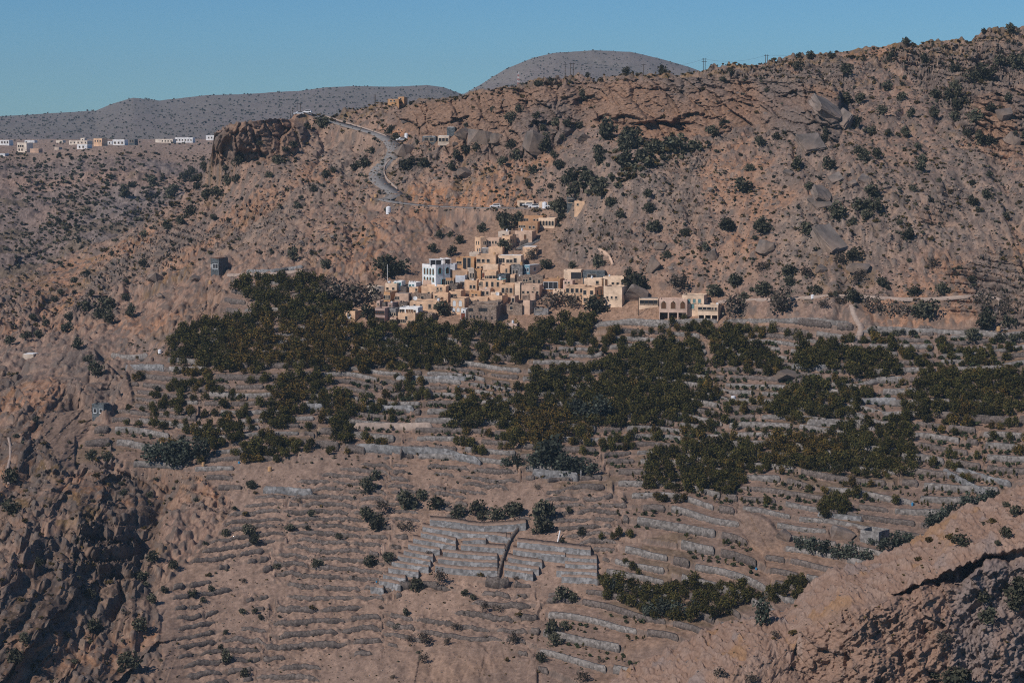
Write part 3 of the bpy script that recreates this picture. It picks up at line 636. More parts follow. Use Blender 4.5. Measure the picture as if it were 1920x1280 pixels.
# ================================================================== HOUSES
WCACHE = {}
def win_mesh(w, h, typ, fm, pm):
    key = (round(w, 2), round(h, 2), typ, fm.name, pm.name)
    if key in WCACHE: return WCACHE[key]
    fr, pn = MB(), MB(); t = 0.12
    def outline(w, h, arch):
        if not arch: return [(-w / 2, 0), (w / 2, 0), (w / 2, h), (-w / 2, h)]
        p = [(-w / 2, 0), (w / 2, 0)]; 
        for k in range(9):
            a = math.pi * k / 8; p.append((w / 2 * math.cos(a), h - w / 2 + w / 2 * math.sin(a)))
        return p
    arch = typ == 'a'; pin = outline(w, h, arch); po = outline(w + 2 * t, h + t, arch)
    if not arch: po = [(-w / 2 - t, -t), (w / 2 + t, -t), (w / 2 + t, h + t), (-w / 2 - t, h + t)]
    else: po[0] = (-w / 2 - t, -t); po[1] = (w / 2 + t, -t)
    if typ == 'd': po[0] = (-w / 2 - t, 0); po[1] = (w / 2 + t, 0)
    n = len(pin); y0, y1 = -0.09, 0.10
    for i in range(n):
        j = (i + 1) % n
        if typ == 'd' and i == 0: continue
        a, b, c, d = po[i], po[j], pin[j], pin[i]
        v = [(a[0], y0, a[1]), (b[0], y0, b[1]), (c[0], y0, c[1]), (d[0], y0, d[1]), (a[0], y1, a[1]), (b[0], y1, b[1]), (c[0], y1, c[1]), (d[0], y1, d[1])]
        fr.add(v, [(0, 1, 2, 3), (0, 4, 5, 1), (3, 2, 6, 7), (1, 5, 6, 2), (0, 3, 7, 4)], fm)
    if typ == 'r' and h < w * 1.7: fr.box(-w / 2 - 0.22, w / 2 + 0.22, -0.2, 0.05, -0.22, -t - 0.003, fm)
    pn.prism(pin, -0.012, 0.06, pm)
    WCACHE[key] = (fr.mesh('window_frame'), pn.mesh('window_pane')); return WCACHE[key]
def house(name, label, x0, x1, yt, yb, m, yaw=-16, dep=None, wins=(), side=(), roof=M_ROOF, par=0.5, old=0.0, group='flat-roofed houses of the hillside village', base_ext=4.0, frame=None, pane=None, side_m=None, T=T_MAIN, cat='house', spouts=0, ydep=None, fwd=0.0, cren=False, merlon_m=None):
    m = MATS['plaster_' + m]; sm = MATS['plaster_' + side_m] if side_m else m
    xc = (x0 + x1) / 2; base = T.at(xc, ydep or yb); base = base * ((base.y - fwd) / base.y); D = base.y / CT; sc = D / F * (1 + 0.0)
    W = (x1 - x0) * sc; h = (yb - yt) * sc; a = math.radians(yaw)
    d = dep if dep else min(max(0.75 * W, 5.0), 9.5)
    w = (W - d * abs(math.sin(a))) / math.cos(a)
    if w < 0.45 * W: d = 0.5 * W / max(0.05, abs(math.sin(a))) ; w = (W - d * abs(math.sin(a))) / math.cos(a)
    # front edge centre on the base point, then back by half the depth along the facing
    fx = (x0 + (w * math.cos(a)) / 2 / sc) if yaw < 0 else (x1 - (w * math.cos(a)) / 2 / sc)
    bx, by, bz = ray(np.array(fx), np.array(float(yb)), base.y)
    cx = float(bx) - math.sin(a) * d / 2 ; cy = float(by) + math.cos(a) * d / 2
    root = empty(name, (cx, cy, float(bz)), a); tag(root, label, cat, group)
    mb = MB(); r = random.Random(int(x0 * 7 + yt)); n = max(2, int(w / 1.2)); nd = max(2, int(d / 1.2)); th = 0.35
    def ring(nx, ny, hw, hd):
        p = [(-hw + 2 * hw * i / nx, -hd) for i in range(nx)] + [(hw, -hd + 2 * hd * i / ny) for i in range(ny)] + [(hw - 2 * hw * i / nx, hd) for i in range(nx)] + [(-hw, hd - 2 * hd * i / ny) for i in range(ny)]
        return p
    o = ring(n, nd, w / 2, d / 2); i_ = ring(n, nd, w / 2 - th, d / 2 - th); N = len(o)
    tops = [h + r.uniform(-1, 1) * (0.10 + old) - (old * 2.5 if old and r.random() < 0.15 else 0) for _ in range(N)]
    wob = [(r.uniform(-1, 1) * (0.03 + 0.1 * old), r.uniform(-1, 1) * (0.03 + 0.1 * old)) for _ in range(N)]
    V = [(x + q[0] * 0.3, y + q[1] * 0.3, -base_ext) for (x, y), q in zip(o, wob)] + [(x, y, t) for (x, y), t in zip(o, tops)] + [(x, y, t - 0.02) for (x, y), t in zip(i_, tops)] + [(x, y, h - par - 0.2) for x, y in i_]
    fm = []; 
    for q in range(3):
        fs = [(q * N + k, q * N + (k + 1) % N, (q + 1) * N + (k + 1) % N, (q + 1) * N + k) for k in range(N)]
        if q == 0 and side_m:
            f0 = [f for f in fs if not (n <= f[0] < n + nd)]; f1 = [f for f in fs if n <= f[0] < n + nd]; mb.v += [] ; fm.append((f0, m)); fm.append((f1, sm))
        else: fm.append((fs, m))
    mb.v = V
    for fs, mm in fm:
        ii = mb.mi(mm)
        for f in fs: mb.f.append(list(f)); mb.m.append(ii)
    if cren:
        for k in range(0, int(w / 0.5), 2):
            x = -w / 2 + 0.25 + k * 0.5; mb.box(x, x + 0.5, -d / 2 + 0.003, -d / 2 + 0.3, h - 0.05, h + 0.45, merlon_m or m)
    for k in range(spouts):
        x = -w / 2 + w * (k + 0.5) / spouts; mb.box(x - 0.1, x + 0.1, -d / 2 - 0.7, -d / 2 + 0.1, h - 0.75, h - 0.58, M_SHUT)
    mb.obj('wall', root)
    rb = MB(); rb.box(-w / 2 + th - 0.02, w / 2 - th + 0.02, -d / 2 + th - 0.02, d / 2 - th + 0.02, h - par - 0.25, h - par, roof); rb.obj('roof', root)
    def put(wl, face):
        for it in wl:
            cnt, v, ww, hh, u0, u1, typ = it
            for k in range(cnt):
                u = (u0 + u1) / 2 if cnt == 1 else u0 + (u1 - u0) * k / (cnt - 1)
                fmm = frame or (M_FRAME if typ != 'd' else M_FRAME); pm = pane or (M_PANE if typ != 'd' else M_SHUT)
                if typ == 'D': pm = M_DOORRED; 
                fr, pn = win_mesh(ww, hh, 'd' if typ in 'dD' else typ, fmm, pm)
                if face == 'f': loc = (-w / 2 + u * w, -d / 2, v * h); rz = 0
                elif face == 'r': loc = (w / 2, -d / 2 + u * d, v * h); rz = math.pi / 2
                else: loc = (-w / 2, d / 2 - u * d, v * h); rz = -math.pi / 2
                nm = 'door' if typ in 'dD' else 'window'
                wo = link(nm, fr, root, loc); wo.rotation_euler = (0, 0, rz); link('pane' if nm == 'window' else 'leaf_panel', pn, wo)
    put(wins, 'f'); put(side, 'r' if yaw <= 0 else 'l')
    root['_w'] = w; root['_d'] = d; root['_h'] = h
    return root, w, d, h
def R(n, v, w=0.9, h=1.2, u0=0.15, u1=0.85, t='r'): return (n, v, w, h, u0, u1, t)
def roof_point(hh, u, v, par=0.5):
    root, w, d, h = hh; a = root.rotation_euler.z; x = (u - 0.5) * w; y = (v - 0.5) * d
    return Vector((root.location.x + x * math.cos(a) - y * math.sin(a), root.location.y + x * math.sin(a) + y * math.cos(a), root.location.z + h - par))
HS = {}
def add(key, *a, **k): HS[key] = house(*a, **k)
V1 = 'flat-roofed houses of the hillside village'
# --- front row
add('porch', 'mud_house', 'small ochre cabin with white arched door at the left end of the village', 645, 678, 582, 602, 'ochre', -28, None, [R(1, .12, 1.4, 2.3, .42, .42, 'a')], frame=M_FRAMEW, pane=M_FRAMEW)
add('porch2', 'porch', 'low flat ochre porch on posts beside the cabin with white arched door', 633, 652, 597, 606, 'ochre', -20, 3.0, [R(2, .0, 1.3, 1.3, .3, .75)], cat='porch')
add('grey_l', 'walled_house', 'long plain pale grey-beige wall of the leftmost large village building', 687, 720, 537, 563, 'pale', 24, 12, [], roof=M_ROOF)
add('h3', 'mud_house', 'beige house with broad parapet under a tall flagpole left of the white houses', 722, 752, 531, 550, 'cream', -14, 7, [R(2, .35, .9, .9, .2, .7)], roof=M_ROOF)
add('h3b', 'stone_shed', 'dark grey annex between the flagpole house and the white crenellated house', 751, 767, 537, 551, 'darkstone', -10, 6, [])
add('h4', 'white_house', 'pale turquoise-white rooftop room beside the flagpole', 738, 759, 527, 545, 'white', -12, 6, [R(3, .62, .5, .8, .2, .8)], frame=M_FRAMET)
add('h5', 'white_house', 'white house with stepped crenellated parapet left of the tall white villa', 766, 791, 529, 548, 'white', -22, 6, [R(2, .5, .6, 1.0, .2, .6)], frame=M_FRAMET, cren=True, side_m='greyblue')  # grey-blue right wall: its shaded side is put into the plaster colour
add('h6', 'mud_house', 'low orange-ochre house in front of the white crenellated house', 767, 792, 538, 553, 'ochre', -16, 6, [R(1, .5, .8, 1.0, .8, .8)])
add('h2', 'mud_house', 'brown-ochre block with three square windows and jutting grey roof slab', 720, 743, 547, 566, 'orange', -20, 7, [R(3, .28, 1.0, 1.5, .18, .8)], roof=M_ROOFG, par=0.12)
add('h2b', 'mud_house', 'ochre wing with two small windows joined to the three-window block', 741, 772, 550, 567, 'tan', -12, 6, [R(2, .3, .8, 1.2, .06, .22)], roof=M_ROOFG, par=.1)
add('h8', 'mud_house', 'wide ochre house with paired stacked windows below the white villa', 790, 843, 536, 556, 'ochre', -12, 7, [R(2, .60, .7, 1.0, .66, .8), R(2, .38, .7, 1.0, .66, .8), R(3, .16, .8, 1.1, .3, .62)], roof=M_ROOFW)
add('h7', 'stone_house', 'long low grey-brown stone house in the middle of the front rows', 771, 813, 551, 567, 'stone', -8, 6, [R(1, .35, 1.1, 1.3, .55, .55)], old=.15)
add('h9', 'stone_house', 'small dark rubble-stone house beside the white parapet roof', 842, 866, 532, 550, 'darkstone', -18, 6, [R(1, .4, .6, .8, .5, .5)], old=.25)
add('h17', 'mud_house', 'long ochre house carrying the large white satellite dish', 768, 837, 564, 586, 'ochre', -12, 8, [R(2, .38, 1.0, 1.5, .62, .78), R(2, .45, .8, 1.1, .15, .35)], old=.1)
add('h16', 'stone_ruin', 'roofless grey stone ruin beside the dish house', 748, 771, 566, 584, 'darkstone', -14, 6, [R(1, .4, .8, 1.0, .4, .4)], old=.5)
add('h15', 'mud_house', 'small mauve upper block on the roof of the mauve house', 727, 746, 567, 586, 'mauve', -20, 6, [R(1, .6, .6, .7, .5, .5)])
add('h15b', 'stone_house', 'small grey stone house behind the mauve two-storey house', 716, 730, 567, 584, 'darkstone', -18, 6, [])
add('h11', 'mud_house', 'mauve two-storey house with two rows of four dark windows', 703, 732, 577, 607, 'mauve', -20, 6, [R(4, .62, .85, 1.15, .14, .84), R(4, .18, .85, 1.15, .14, .84)], frame=M_SHUT)
add('h12', 'stone_house', 'grey stone house with three windows wedged beside the mauve house', 730, 748, 578, 600, 'block', -12, 6, [R(3, .38, .8, 1.1, .2, .82)])
add('h12b', 'mud_house', 'low ochre block with three windows below the grey three-window house', 731, 747, 595, 609, 'tan', -10, 5, [R(3, .3, .8, 1.2, .2, .82)])
add('h13u', 'white_house', 'whitewashed upper storey with doors set behind a roof balcony', 749, 792, 576, 600, 'white', -16, 6, [R(2, .50, .9, 1.6, .06, .20), R(3, .42, 1.0, 2.0, .42, .66, 'd'), R(1, .50, .8, 1.4, .82, .82)], roof=M_ROOFG)
add('h13', 'mud_house', 'two-storey ochre house with balustraded balcony at the foot of the village', 746, 791, 587, 609, 'ochre', -16, 9, [R(4, .20, .7, 1.1, .08, .42), R(1, .38, .8, 1.6, .48, .48), R(2, .15, .8, .9, .66, .84)], cren=True)
add('h14', 'stone_house', 'low grey stone house between the balcony house and the dark bushes', 790, 820, 587, 604, 'stone', -20, 6, [R(1, .2, .8, 1.4, .5, .5)], old=.2)
add('h18', 'mud_house', 'big ochre house with paired arched windows on two floors', 845, 880, 559, 590, 'ochre', -12, 9, [R(2, .52, 1.2, 2.2, .26, .70, 'a'), R(3, .18, 1.2, 1.6, .22, .86, 'a')], frame=M_FRAME, pane=M_FRAMEW)
add('h18b', 'mud_house', 'long ochre wing running right from the house with arched windows', 878, 921, 558, 578, 'ochre', -10, 8, [R(2, .45, .8, 1.0, .2, .55)])
add('h19', 'white_house', 'narrow white house with a red-brown door beside the great stone house', 865, 880, 579, 602, 'white', -16, 5, [R(1, .12, 1.6, 2.6, .42, .42, 'D'), R(1, .72, .5, .6, .5, .5)], frame=M_FRAMEW)
add('h20u', 'stone_house', 'stone attic storey set back on the great stone house', 886, 943, 565, 590, 'stone', -14, 8, [R(1, .55, 1.2, .9, .45, .45)], old=.2)
add('h20', 'stone_house', 'great windowless brown stone house with a few small dark holes', 878, 944, 573, 608, 'stone', -13, 12, [R(2, .74, .7, .7, .05, .12), R(3, .74, .9, .9, .42, .62), R(4, .40, .35, .4, .08, .45), R(2, .33, .4, .5, .62, .84)], frame=M_STEEL, old=.08)
add('h21', 'concrete_cistern', 'pale square plastered cistern standing among the trees under the village', 948, 974, 606, 626, 'pink', -12, 5, [], cat='cistern')
add('h27', 'mud_house', 'low ochre house with four small windows behind the great stone house', 917, 952, 554, 574, 'ochre', -18, 7, [R(4, .32, .8, .9, .1, .84)])
add('h28', 'mud_house', 'small grey-ochre house with one dark window behind the cube house', 958, 973, 555, 576, 'tan', -15, 6, [R(1, .45, 1.0, 1.6, .5, .5)])
add('h29', 'stone_ruin', 'crumbling stone ruin right of the great stone house', 950, 986, 571, 592, 'stone', -12, 7, [R(1, .55, 1.2, 1.2, .3, .3)], old=.6)
add('h30', 'mud_house', 'plain ochre cube house on a grey base beside the big acacias', 981, 1006, 563, 590, 'tan', -26, 6, [], [R(1, .55, .8, 1.4, .5, .5)])
add('h31', 'garden_wall_block', 'broken grey garden wall below the acacias', 1001, 1030, 579, 592, 'block', -8, 3, [], old=.4, cat='wall')
add('f1', 'mud_house', 'ochre gable wall beside the umbrella-shaped tree', 684, 701, 575, 590, 'ochre', -12, 5, [])
add('f2', 'mud_house', 'small pinkish room left of the grey stone house with the mauve neighbour', 706, 718, 564, 580, 'pink', -14, 5, [R(1, .5, .6, .8, .5, .5)])
add('f3', 'stone_house', 'rough stone wall block under the wide tan house', 979, 996, 552, 566, 'stone', -8, 4, [], old=.3)
add('f4', 'mud_house', 'plain tan wall block touching the left edge of the acacias', 994, 1007, 549, 567, 'tan', -8, 5, [])
# --- middle rows
add('h10', 'mud_house', 'ochre house with two low windows in front of the grey-white wing', 871, 900, 525, 546, 'ochre', -10, 7, [R(2, .25, .9, 1.3, .5, .78)], roof=M_ROOFG)
add('h23', 'mud_house', 'long ochre house with a railed balcony below the white water tank', 898, 950, 525, 549, 'ochre', -10, 8, [R(4, .48, .9, 1.9, .1, .78), R(1, .55, .9, 1.2, .05, .05)], roof=M_ROOFG)
add('h24', 'mud_house', 'low tan house with two dark windows under the railed balcony', 898, 924, 541, 558, 'tan', -12, 5, [R(2, .35, .9, 1.2, .4, .75)])
add('h25', 'mud_house', 'ochre house with three tall windows and a small dish by its door', 938, 968, 533, 562, 'ochre', -8, 8, [R(3, .45, 1.0, 1.9, .2, .8), R(1, .30, .9, 2.2, .42, .42, 'd')])
add('h25b', 'mud_house', 'blank cream tower wall beside the three-window ochre house', 965, 980, 530, 562, 'cream', -10, 6, [])
add('h26', 'mud_house', 'wide tan house with a row of small windows left of the acacias', 977, 1018, 534, 560, 'tan', -10, 8, [R(4, .38, .9, .9, .12, .88), R(1, .72, .5, .5, .7, .7)], old=.12)
add('m1', 'mud_house', 'low ochre courtyard house left of the rust-stained wall', 842, 872, 545, 566, 'ochre', -14, 7, [R(2, .4, 1.0, 1.3, .3, .55)], old=.1)
add('m2', 'mud_house', 'rust-stained orange wall in the middle of the village', 880, 905, 546, 562, 'orange', -8, 6, [R(2, .4, .8, .9, .3, .6)], old=.2)
add('m3', 'mud_house', 'narrow ochre house with two dark doors above the arched-window house', 812, 846, 549, 570, 'ochre', -12, 6, [R(2, .25, 1.0, 1.6, .35, .6, 'd'), R(1, .55, .9, .8, .2, .2)], old=.12)
add('m4', 'mud_house', 'low cream house between the railed balcony and the small dish', 920, 942, 548, 566, 'cream', -12, 6, [R(2, .4, .8, 1.0, .3, .7)])
# --- white villa and the upper village
add('h37', 'white_villa', 'tall white villa with turquoise window surrounds and roof pavilion', 791, 844, 496, 541, 'white', 38, 12, [R(1, .62, 1.5, 2.4, .28, .28, 'a'), R(1, .62, 1.5, 2.4, .80, .80, 'a'), R(1, .12, 1.6, 2.6, .52, .52, 'd')], [R(4, .58, 1.0, 2.4, .18, .82, 'a'), R(4, .28, 1.0, 1.8, .18, .82, 'a')], frame=M_FRAMET, roof=M_ROOF, pane=M_SHUT)
add('h37u', 'white_rooftop_room', 'white rooftop room with a twin window on the tall white villa', 824, 846, 485, 506, 'white', 18, 6, [R(1, .52, 2.0, 1.9, .5, .5)], cat='rooftop room')
add('h37r', 'white_house', 'pale blue-grey blank wing right of the tall white villa', 843, 857, 495, 530, 'greyblue', -8, 6, [])
add('h37f', 'mud_house', 'low tan forecourt block in front of the tall white villa', 793, 818, 525, 541, 'tan', -6, 4, [R(1, .4, .8, .8, .8, .8)])
add('h38', 'mud_house', 'ochre house with three tall arched windows right of the white villa', 840, 876, 506, 536, 'ochre', 14, 8, [R(1, .5, .5, .8, .7, .7)], [R(3, .52, 1.1, 2.4, .2, .8, 'a')])
add('h38b', 'mud_house', 'brown lower storey with four slit windows right of the white villa', 835, 855, 521, 541, 'brown', -8, 6, [R(4, .35, .6, 1.6, .15, .85)])
add('h38c', 'white_house', 'pale grey-white wing below the house with tall arched windows', 854, 877, 516, 541, 'greyblue', -10, 6, [R(1, .2, 1.8, 1.6, .7, .7)])
add('h39', 'mud_house', 'tall stained cream wall with three slit windows', 876, 889, 503, 536, 'pale', 8, 6, [R(3, .48, .6, 1.7, .25, .85)])
add('h39b', 'mud_house', 'plain orange-brown blank wall beside the stained cream wall', 888, 905, 505, 534, 'orange', -6, 7, [])
add('h40', 'mud_house', 'ochre house with twin windows and a red door right of the orange wall', 904, 936, 508, 532, 'ochre', -10, 7, [R(2, .40, .7, 1.1, .28, .40), R(2, .40, 1.3, 1.2, .62, .86), R(1, .5, .9, 1.8, .08, .08, 'D')])
add('h41', 'mud_house', 'largest ochre house with three shaded windows high in the village', 893, 935, 478, 512, 'ochre', -8, 9, [R(1, .60, 1.5, 1.3, .12, .12), R(2, .60, 1.1, 1.2, .36, .62), R(2, .18, .9, 1.3, .1, .3)], roof=M_ROOF)
add('h41b', 'mud_house', 'blank cream wall with a water tank in front of the largest ochre house', 906, 937, 495, 512, 'cream', -8, 5, [])
add('h42', 'mud_house', 'ochre house with two tall glazed bays above the white villa', 855, 894, 483, 514, 'orange', -8, 8, [R(2, .30, 1.3, 4.6, .48, .72), R(2, .62, .9, 1.0, .10, .24)])
add('h43', 'mud_house', 'cream-ochre house with a white roof edge and seven windows', 934, 982, 479, 506, 'cream', -8, 8, [R(3, .52, .6, 1.6, .08, .24), R(2, .52, 1.1, 1.1, .42, .56), R(1, .52, 1.2, 1.7, .74, .74)], roof=M_ROOFW, par=.1)
add('h44', 'mud_house', 'ochre house with one slit window left of the grey block house', 938, 961, 497, 522, 'ochre', -10, 7, [R(1, .45, .6, 1.5, .65, .65)])
add('h45', 'block_house', 'bare grey concrete-block house left of the teal house', 959, 984, 497, 522, 'block', -8, 7, [R(2, .35, .7, 1.4, .2, .5)], roof=M_ROOFG)
add('h46', 'teal_house', 'teal-blue house with bright white sloping roof', 982, 1014, 497, 518, 'teal', -40, 7, [R(2, .45, .8, 1.3, .25, .72)], [R(1, .5, 1.1, 1.2, .45, .45)], roof=M_ROOFW, par=-.12, side_m='cream', frame=M_FRAMEW)
add('h32', 'block_house', 'dark slate-grey house with three teal windows in mid village', 933, 959, 514, 538, 'slate', -18, 7, [R(3, .35, 1.3, 1.4, .15, .8)], frame=M_FRAMET, roof=M_ROOFG)
add('h33', 'mud_house', 'narrow ochre tower with three upright windows', 957, 970, 515, 540, 'ochre', -10, 6, [R(3, .45, .6, 1.6, .2, .8)])
add('h34', 'stone_house', 'long brown stone house with scattered dark openings', 969, 1022, 517, 540, 'stone', -8, 7, [R(2, .5, .7, 1.1, .28, .38), R(1, .6, .9, 1.4, .52, .52), R(2, .4, .9, 1.4, .66, .86)], old=.15)
add('h35', 'modern_house', 'grey-fronted house with a brown frame and large glazed openings', 1019, 1058, 523, 545, 'brown', -14, 7, [R(3, .18, 1.8, 2.6, .16, .72)], roof=M_ROOFG, frame=M_FRAMEW)
add('h63', 'mud_house', 'small pinkish cream house right of the brown-framed house', 1056, 1079, 526, 546, 'pink', -14, 5, [R(2, .72, .7, .7, .25, .6)])
add('h58', 'mud_house', 'cream house with a dark open canopy room under the hillside', 1057, 1094, 506, 526, 'cream', -10, 6, [R(1, .15, 4.0, 2.6, .72, .72)], roof=M_ROOFW)  # open canopy room is one flat dark pane, inner shade as its colour
add('h59', 'steel_shed', 'dark grey corrugated shed behind the cream houses', 1093, 1138, 508, 527, 'slate', -8, 6, [R(2, .1, 1.6, 2.2, .3, .5)], roof=M_ROOFG, par=-.1, cat='shed')
add('h62', 'mud_house', 'cream house with one window between the shed and the terrace house', 1095, 1133, 522, 545, 'cream', -10, 6, [R(1, .55, 1.1, 1.2, .75, .75)])
add('h60', 'mud_house', 'ochre two-storey house with rows of dark windows behind the acacias', 1060, 1102, 536, 572, 'ochre', -10, 8, [R(4, .66, 1.1, 1.5, .12, .86), R(4, .36, .7, .9, .2, .9)])
add('h60b', 'mud_house', 'ochre corner tower with four windows joined to the two-storey house', 1092, 1132, 538, 574, 'ochre', -26, 8, [R(2, .60, 1.2, 1.6, .2, .75), R(1, .22, 1.0, 1.5, .2, .2)], [R(2, .60, 1.0, 1.6, .3, .75)])
add('h60c', 'mud_house', 'low yellow-ochre annex in front of the two-storey house', 1037, 1062, 543, 556, 'cream', -10, 5, [], roof=M_ROOFG)
add('h61u', 'mud_house', 'cream upper storey with dark doors next to the great boulder', 1131, 1182, 519, 545, 'cream', -14, 7, [R(1, .35, .9, 2.4, .14, .14, 'd'), R(3, .30, .9, 1.6, .42, .84)])
add('h61', 'mud_house', 'tall cream house on a sloping base next to the great boulder', 1132, 1181, 537, 574, 'cream', -20, 9, [R(3, .38, .7, .9, .2, .68)])
add('h64', 'mud_house', 'small bright ochre wall behind the great boulder', 1178, 1199, 527, 546, 'ochre', -8, 5, [])
# --- top of the village
add('h47', 'mud_house', 'blank cream rooftop block with a tarpaulin above the glazed bays', 880, 903, 473, 492, 'pale', -10, 6, [])
add('h48', 'mud_house', 'tall ochre corner house with tin lean-to roofs', 890, 912, 445, 480, 'ochre', 30, 7, [R(2, .62, .7, 1.2, .6, .85)], [R(2, .62, .8, 1.2, .3, .7), R(1, .25, .8, 1.0, .5, .5)])
add('h48b', 'mud_house', 'long ochre house with four small windows behind the tin lean-to roofs', 910, 940, 446, 472, 'tan', -8, 6, [R(4, .58, .6, 1.1, .12, .75)])
add('h48c', 'stone_shed', 'low grey wall and lean-to under blue tin sheet', 898, 922, 465, 480, 'block', -8, 4, [], roof=M_TANKW, par=-.1, cat='shed')
add('h48d', 'mud_house', 'small ochre block left of the dark tree high in the village', 916, 946, 463, 482, 'ochre', -10, 5, [])
add('h50', 'stone_house', 'low grey-tan house with a roof tank near the top of the village', 934, 958, 434, 456, 'pale', -8, 6, [R(1, .6, .9, .8, .5, .5)])
add('h49', 'mud_house', 'ochre house with a double dark window below the ramp road', 941, 968, 442, 468, 'ochre', -22, 7, [R(2, .42, 1.3, 1.4, .25, .55)], [R(1, .5, .6, 1.2, .5, .5)])
add('h51', 'mud_house', 'tan house behind power poles at the head of the ramp road', 966, 1006, 433, 455, 'tan', -16, 7, [R(1, .3, 1.0, 1.9, .6, .6, 'd')], roof=M_ROOFG)
add('h52', 'mud_house', 'ochre house with a long white roof slab beside the ramp road', 980, 1010, 463, 482, 'ochre', -10, 6, [R(1, .3, 1.0, 1.0, .8, .8)], roof=M_ROOFW, par=-.15)
add('h53', 'mud_house', 'large brown setback house near the parked cars', 972, 1013, 416, 437, 'brown', -10, 7, [R(3, .48, .9, .9, .08, .3), R(2, .42, .9, 1.0, .6, .8)])
add('h53u', 'mud_house', 'brown upper storey with six windows set back on the large brown house', 976, 1024, 405, 425, 'brown', -14, 6, [R(3, .50, .9, 1.1, .1, .3), R(3, .50, .8, 1.0, .62, .9)])
add('h54', 'mud_house', 'long cream house with five arched windows right of the large brown house', 1010, 1046, 409, 428, 'cream', -14, 6, [R(5, .28, .9, 1.9, .12, .88, 'a')])
add('h55', 'garage', 'cream garage beside the parked cars on the upper road', 970, 1003, 376, 390, 'cream', -6, 6, [R(1, .2, 2.2, 1.6, .3, .3)], cat='garage', roof=M_ROOF)
add('h56', 'garage', 'small cream kiosk behind the white water tank on the upper road', 1010, 1034, 379, 390, 'cream', -6, 5, [], cat='garage')
add('h57', 'steel_shed', 'black open-fronted shed above the road end', 1063, 1081, 370, 384, 'slate', -8, 5, [R(1, .3, 2.4, 1.4, .5, .5)], cat='shed', roof=M_ROOFG)  # open front is a dark pane standing in for the shaded inside
add('h57b', 'mud_house', 'ochre hut half hidden by the slope above the road end', 1077, 1102, 377, 394, 'ochre', -10, 6, [R(1, .5, .8, .8, .3, .3)])
# --- right hand group
add('h68', 'mud_house', 'ochre house with three grey windows behind the pink arched house', 1279, 1330, 553, 592, 'cream', -14, 9, [R(3, .62, 1.0, 1.5, .32, .80), R(1, .34, 1.2, 1.8, .48, .48)], pane=M_ROOFT)
def stilt_house(name, label, x0, x1, yt, ys, yb, m, yaw, wins, nopen, **k):
    """upper storey on piers with dark open bays between them"""
    hh = house(name, label, x0, x1, yt, ys, m, yaw, 8, wins, base_ext=0.0, ydep=yb, **k); root, w, d, h = hh
    sc = root.location.y / CT / F; hb = (yb - ys) * sc; mb = MB()
    for q in range(nopen + 1):
        x = -w / 2 + w * q / nopen; p = MB(); p.box(max(-w / 2, x - .25), min(w / 2, x + .25), -d / 2 + .02, -d / 2 + .5, -hb - 2, 0.002, MATS['plaster_' + m]); p.obj('pier', root)
    b = MB(); b.box(-w / 2 + .05, w / 2 - .05, d / 2 - 3.4, d / 2 - 3.0, -hb - 2, 0, MATS['plaster_darkstone']); b.box(-w / 2 + 0.05, -w / 2 + .3, -d / 2 + 0.6, d / 2 - 3.4, -hb - 2, 0, MATS['plaster_' + m]); b.box(w / 2 - .3, w / 2 - .05, -d / 2 + 0.6, d / 2 - 3.4, -hb - 2, 0, MATS['plaster_' + m])
    f = MB(); f.box(-w / 2 + .02, w / 2 - .02, -d / 2 + .03, d / 2 - .02, -0.02, 0.25, MATS['plaster_' + m]); f.obj('floor_slab', root)
    b.obj('back_wall', root); return hh
HS['pink'] = stilt_house('pink_house', 'pink house with three arched windows above open garage bays', 1236, 1293, 561, 586, 603, 'pink', -7, [R(3, .30, 1.75, 2.6, .16, .84, 'a')], 3, pane=M_SHUT, cren=True, spouts=3, frame=M_FRAME)
HS['ver'] = stilt_house('terrace_house', 'low ochre house raised on slender columns right of the pink house', 1309, 1357, 571, 591, 603, 'cream', -16, [R(3, .5, 1.6, 1.0, .12, .55), R(2, .5, .8, .9, .72, .88)], 3)
add('ver2', 'mud_house', 'small upper block on the column house right of the pink house', 1310, 1330, 562, 582, 'cream', -14, 5, [R(1, .6, 1.2, .9, .5, .5)])
add('vw', 'veranda', 'dark-roofed veranda with short white posts between boulder and pink house', 1198, 1236, 559, 578, 'cream', -6, 4, [R(4, .42, 1.6, 1.5, .16, .86)], roof=M_ROOFG, par=-.1, cat='veranda')
# --- outliers
add('fort', 'stone_house', 'grey stone lookout house with two white-framed windows on the left spur', 395, 424, 485, 516, 'slate', -22, 8, [R(2, .42, 1.2, 1.8, .38, .72), R(2, .48, .5, 1.0, .08, .2)], frame=M_FRAMEW, group='scattered huts', roof=M_SHUT, par=-.2, T=T_MAIN)
add('hut', 'stone_hut', 'small grey stone hut with white window frames on the terrace rim', 172, 202, 757, 777, 'slate', -18, 4, [R(2, .18, 1.0, 1.4, .25, .75)], frame=M_FRAMEW, group='scattered huts', cat='hut')
add('tinl', 'shed', 'white tin roofed shed at the edge of the left slope', 42, 68, 664, 672, 'pale', -10, 6, [], roof=M_ROOFW, par=-.12, group='scattered huts', cat='shed')
add('cist', 'concrete_cistern', 'open square concrete cistern among olives above the rocky spur', 1615, 1671, 994, 1018, 'block', -40, 6, [], group='scattered huts', cat='cistern', roof=M_WATER, par=1.2)
add('sh1', 'shed', 'white-roofed shed with dark open front under the ridge cliffs', 792, 819, 256, 266, 'slate', -6, 5, [R(2, .1, 2, 1.6, .3, .7)], roof=M_ROOFW, par=-.15, group='scattered huts', cat='shed', fwd=3, base_ext=1.5)  # both open bays are flat dark panes coloured as the shade within
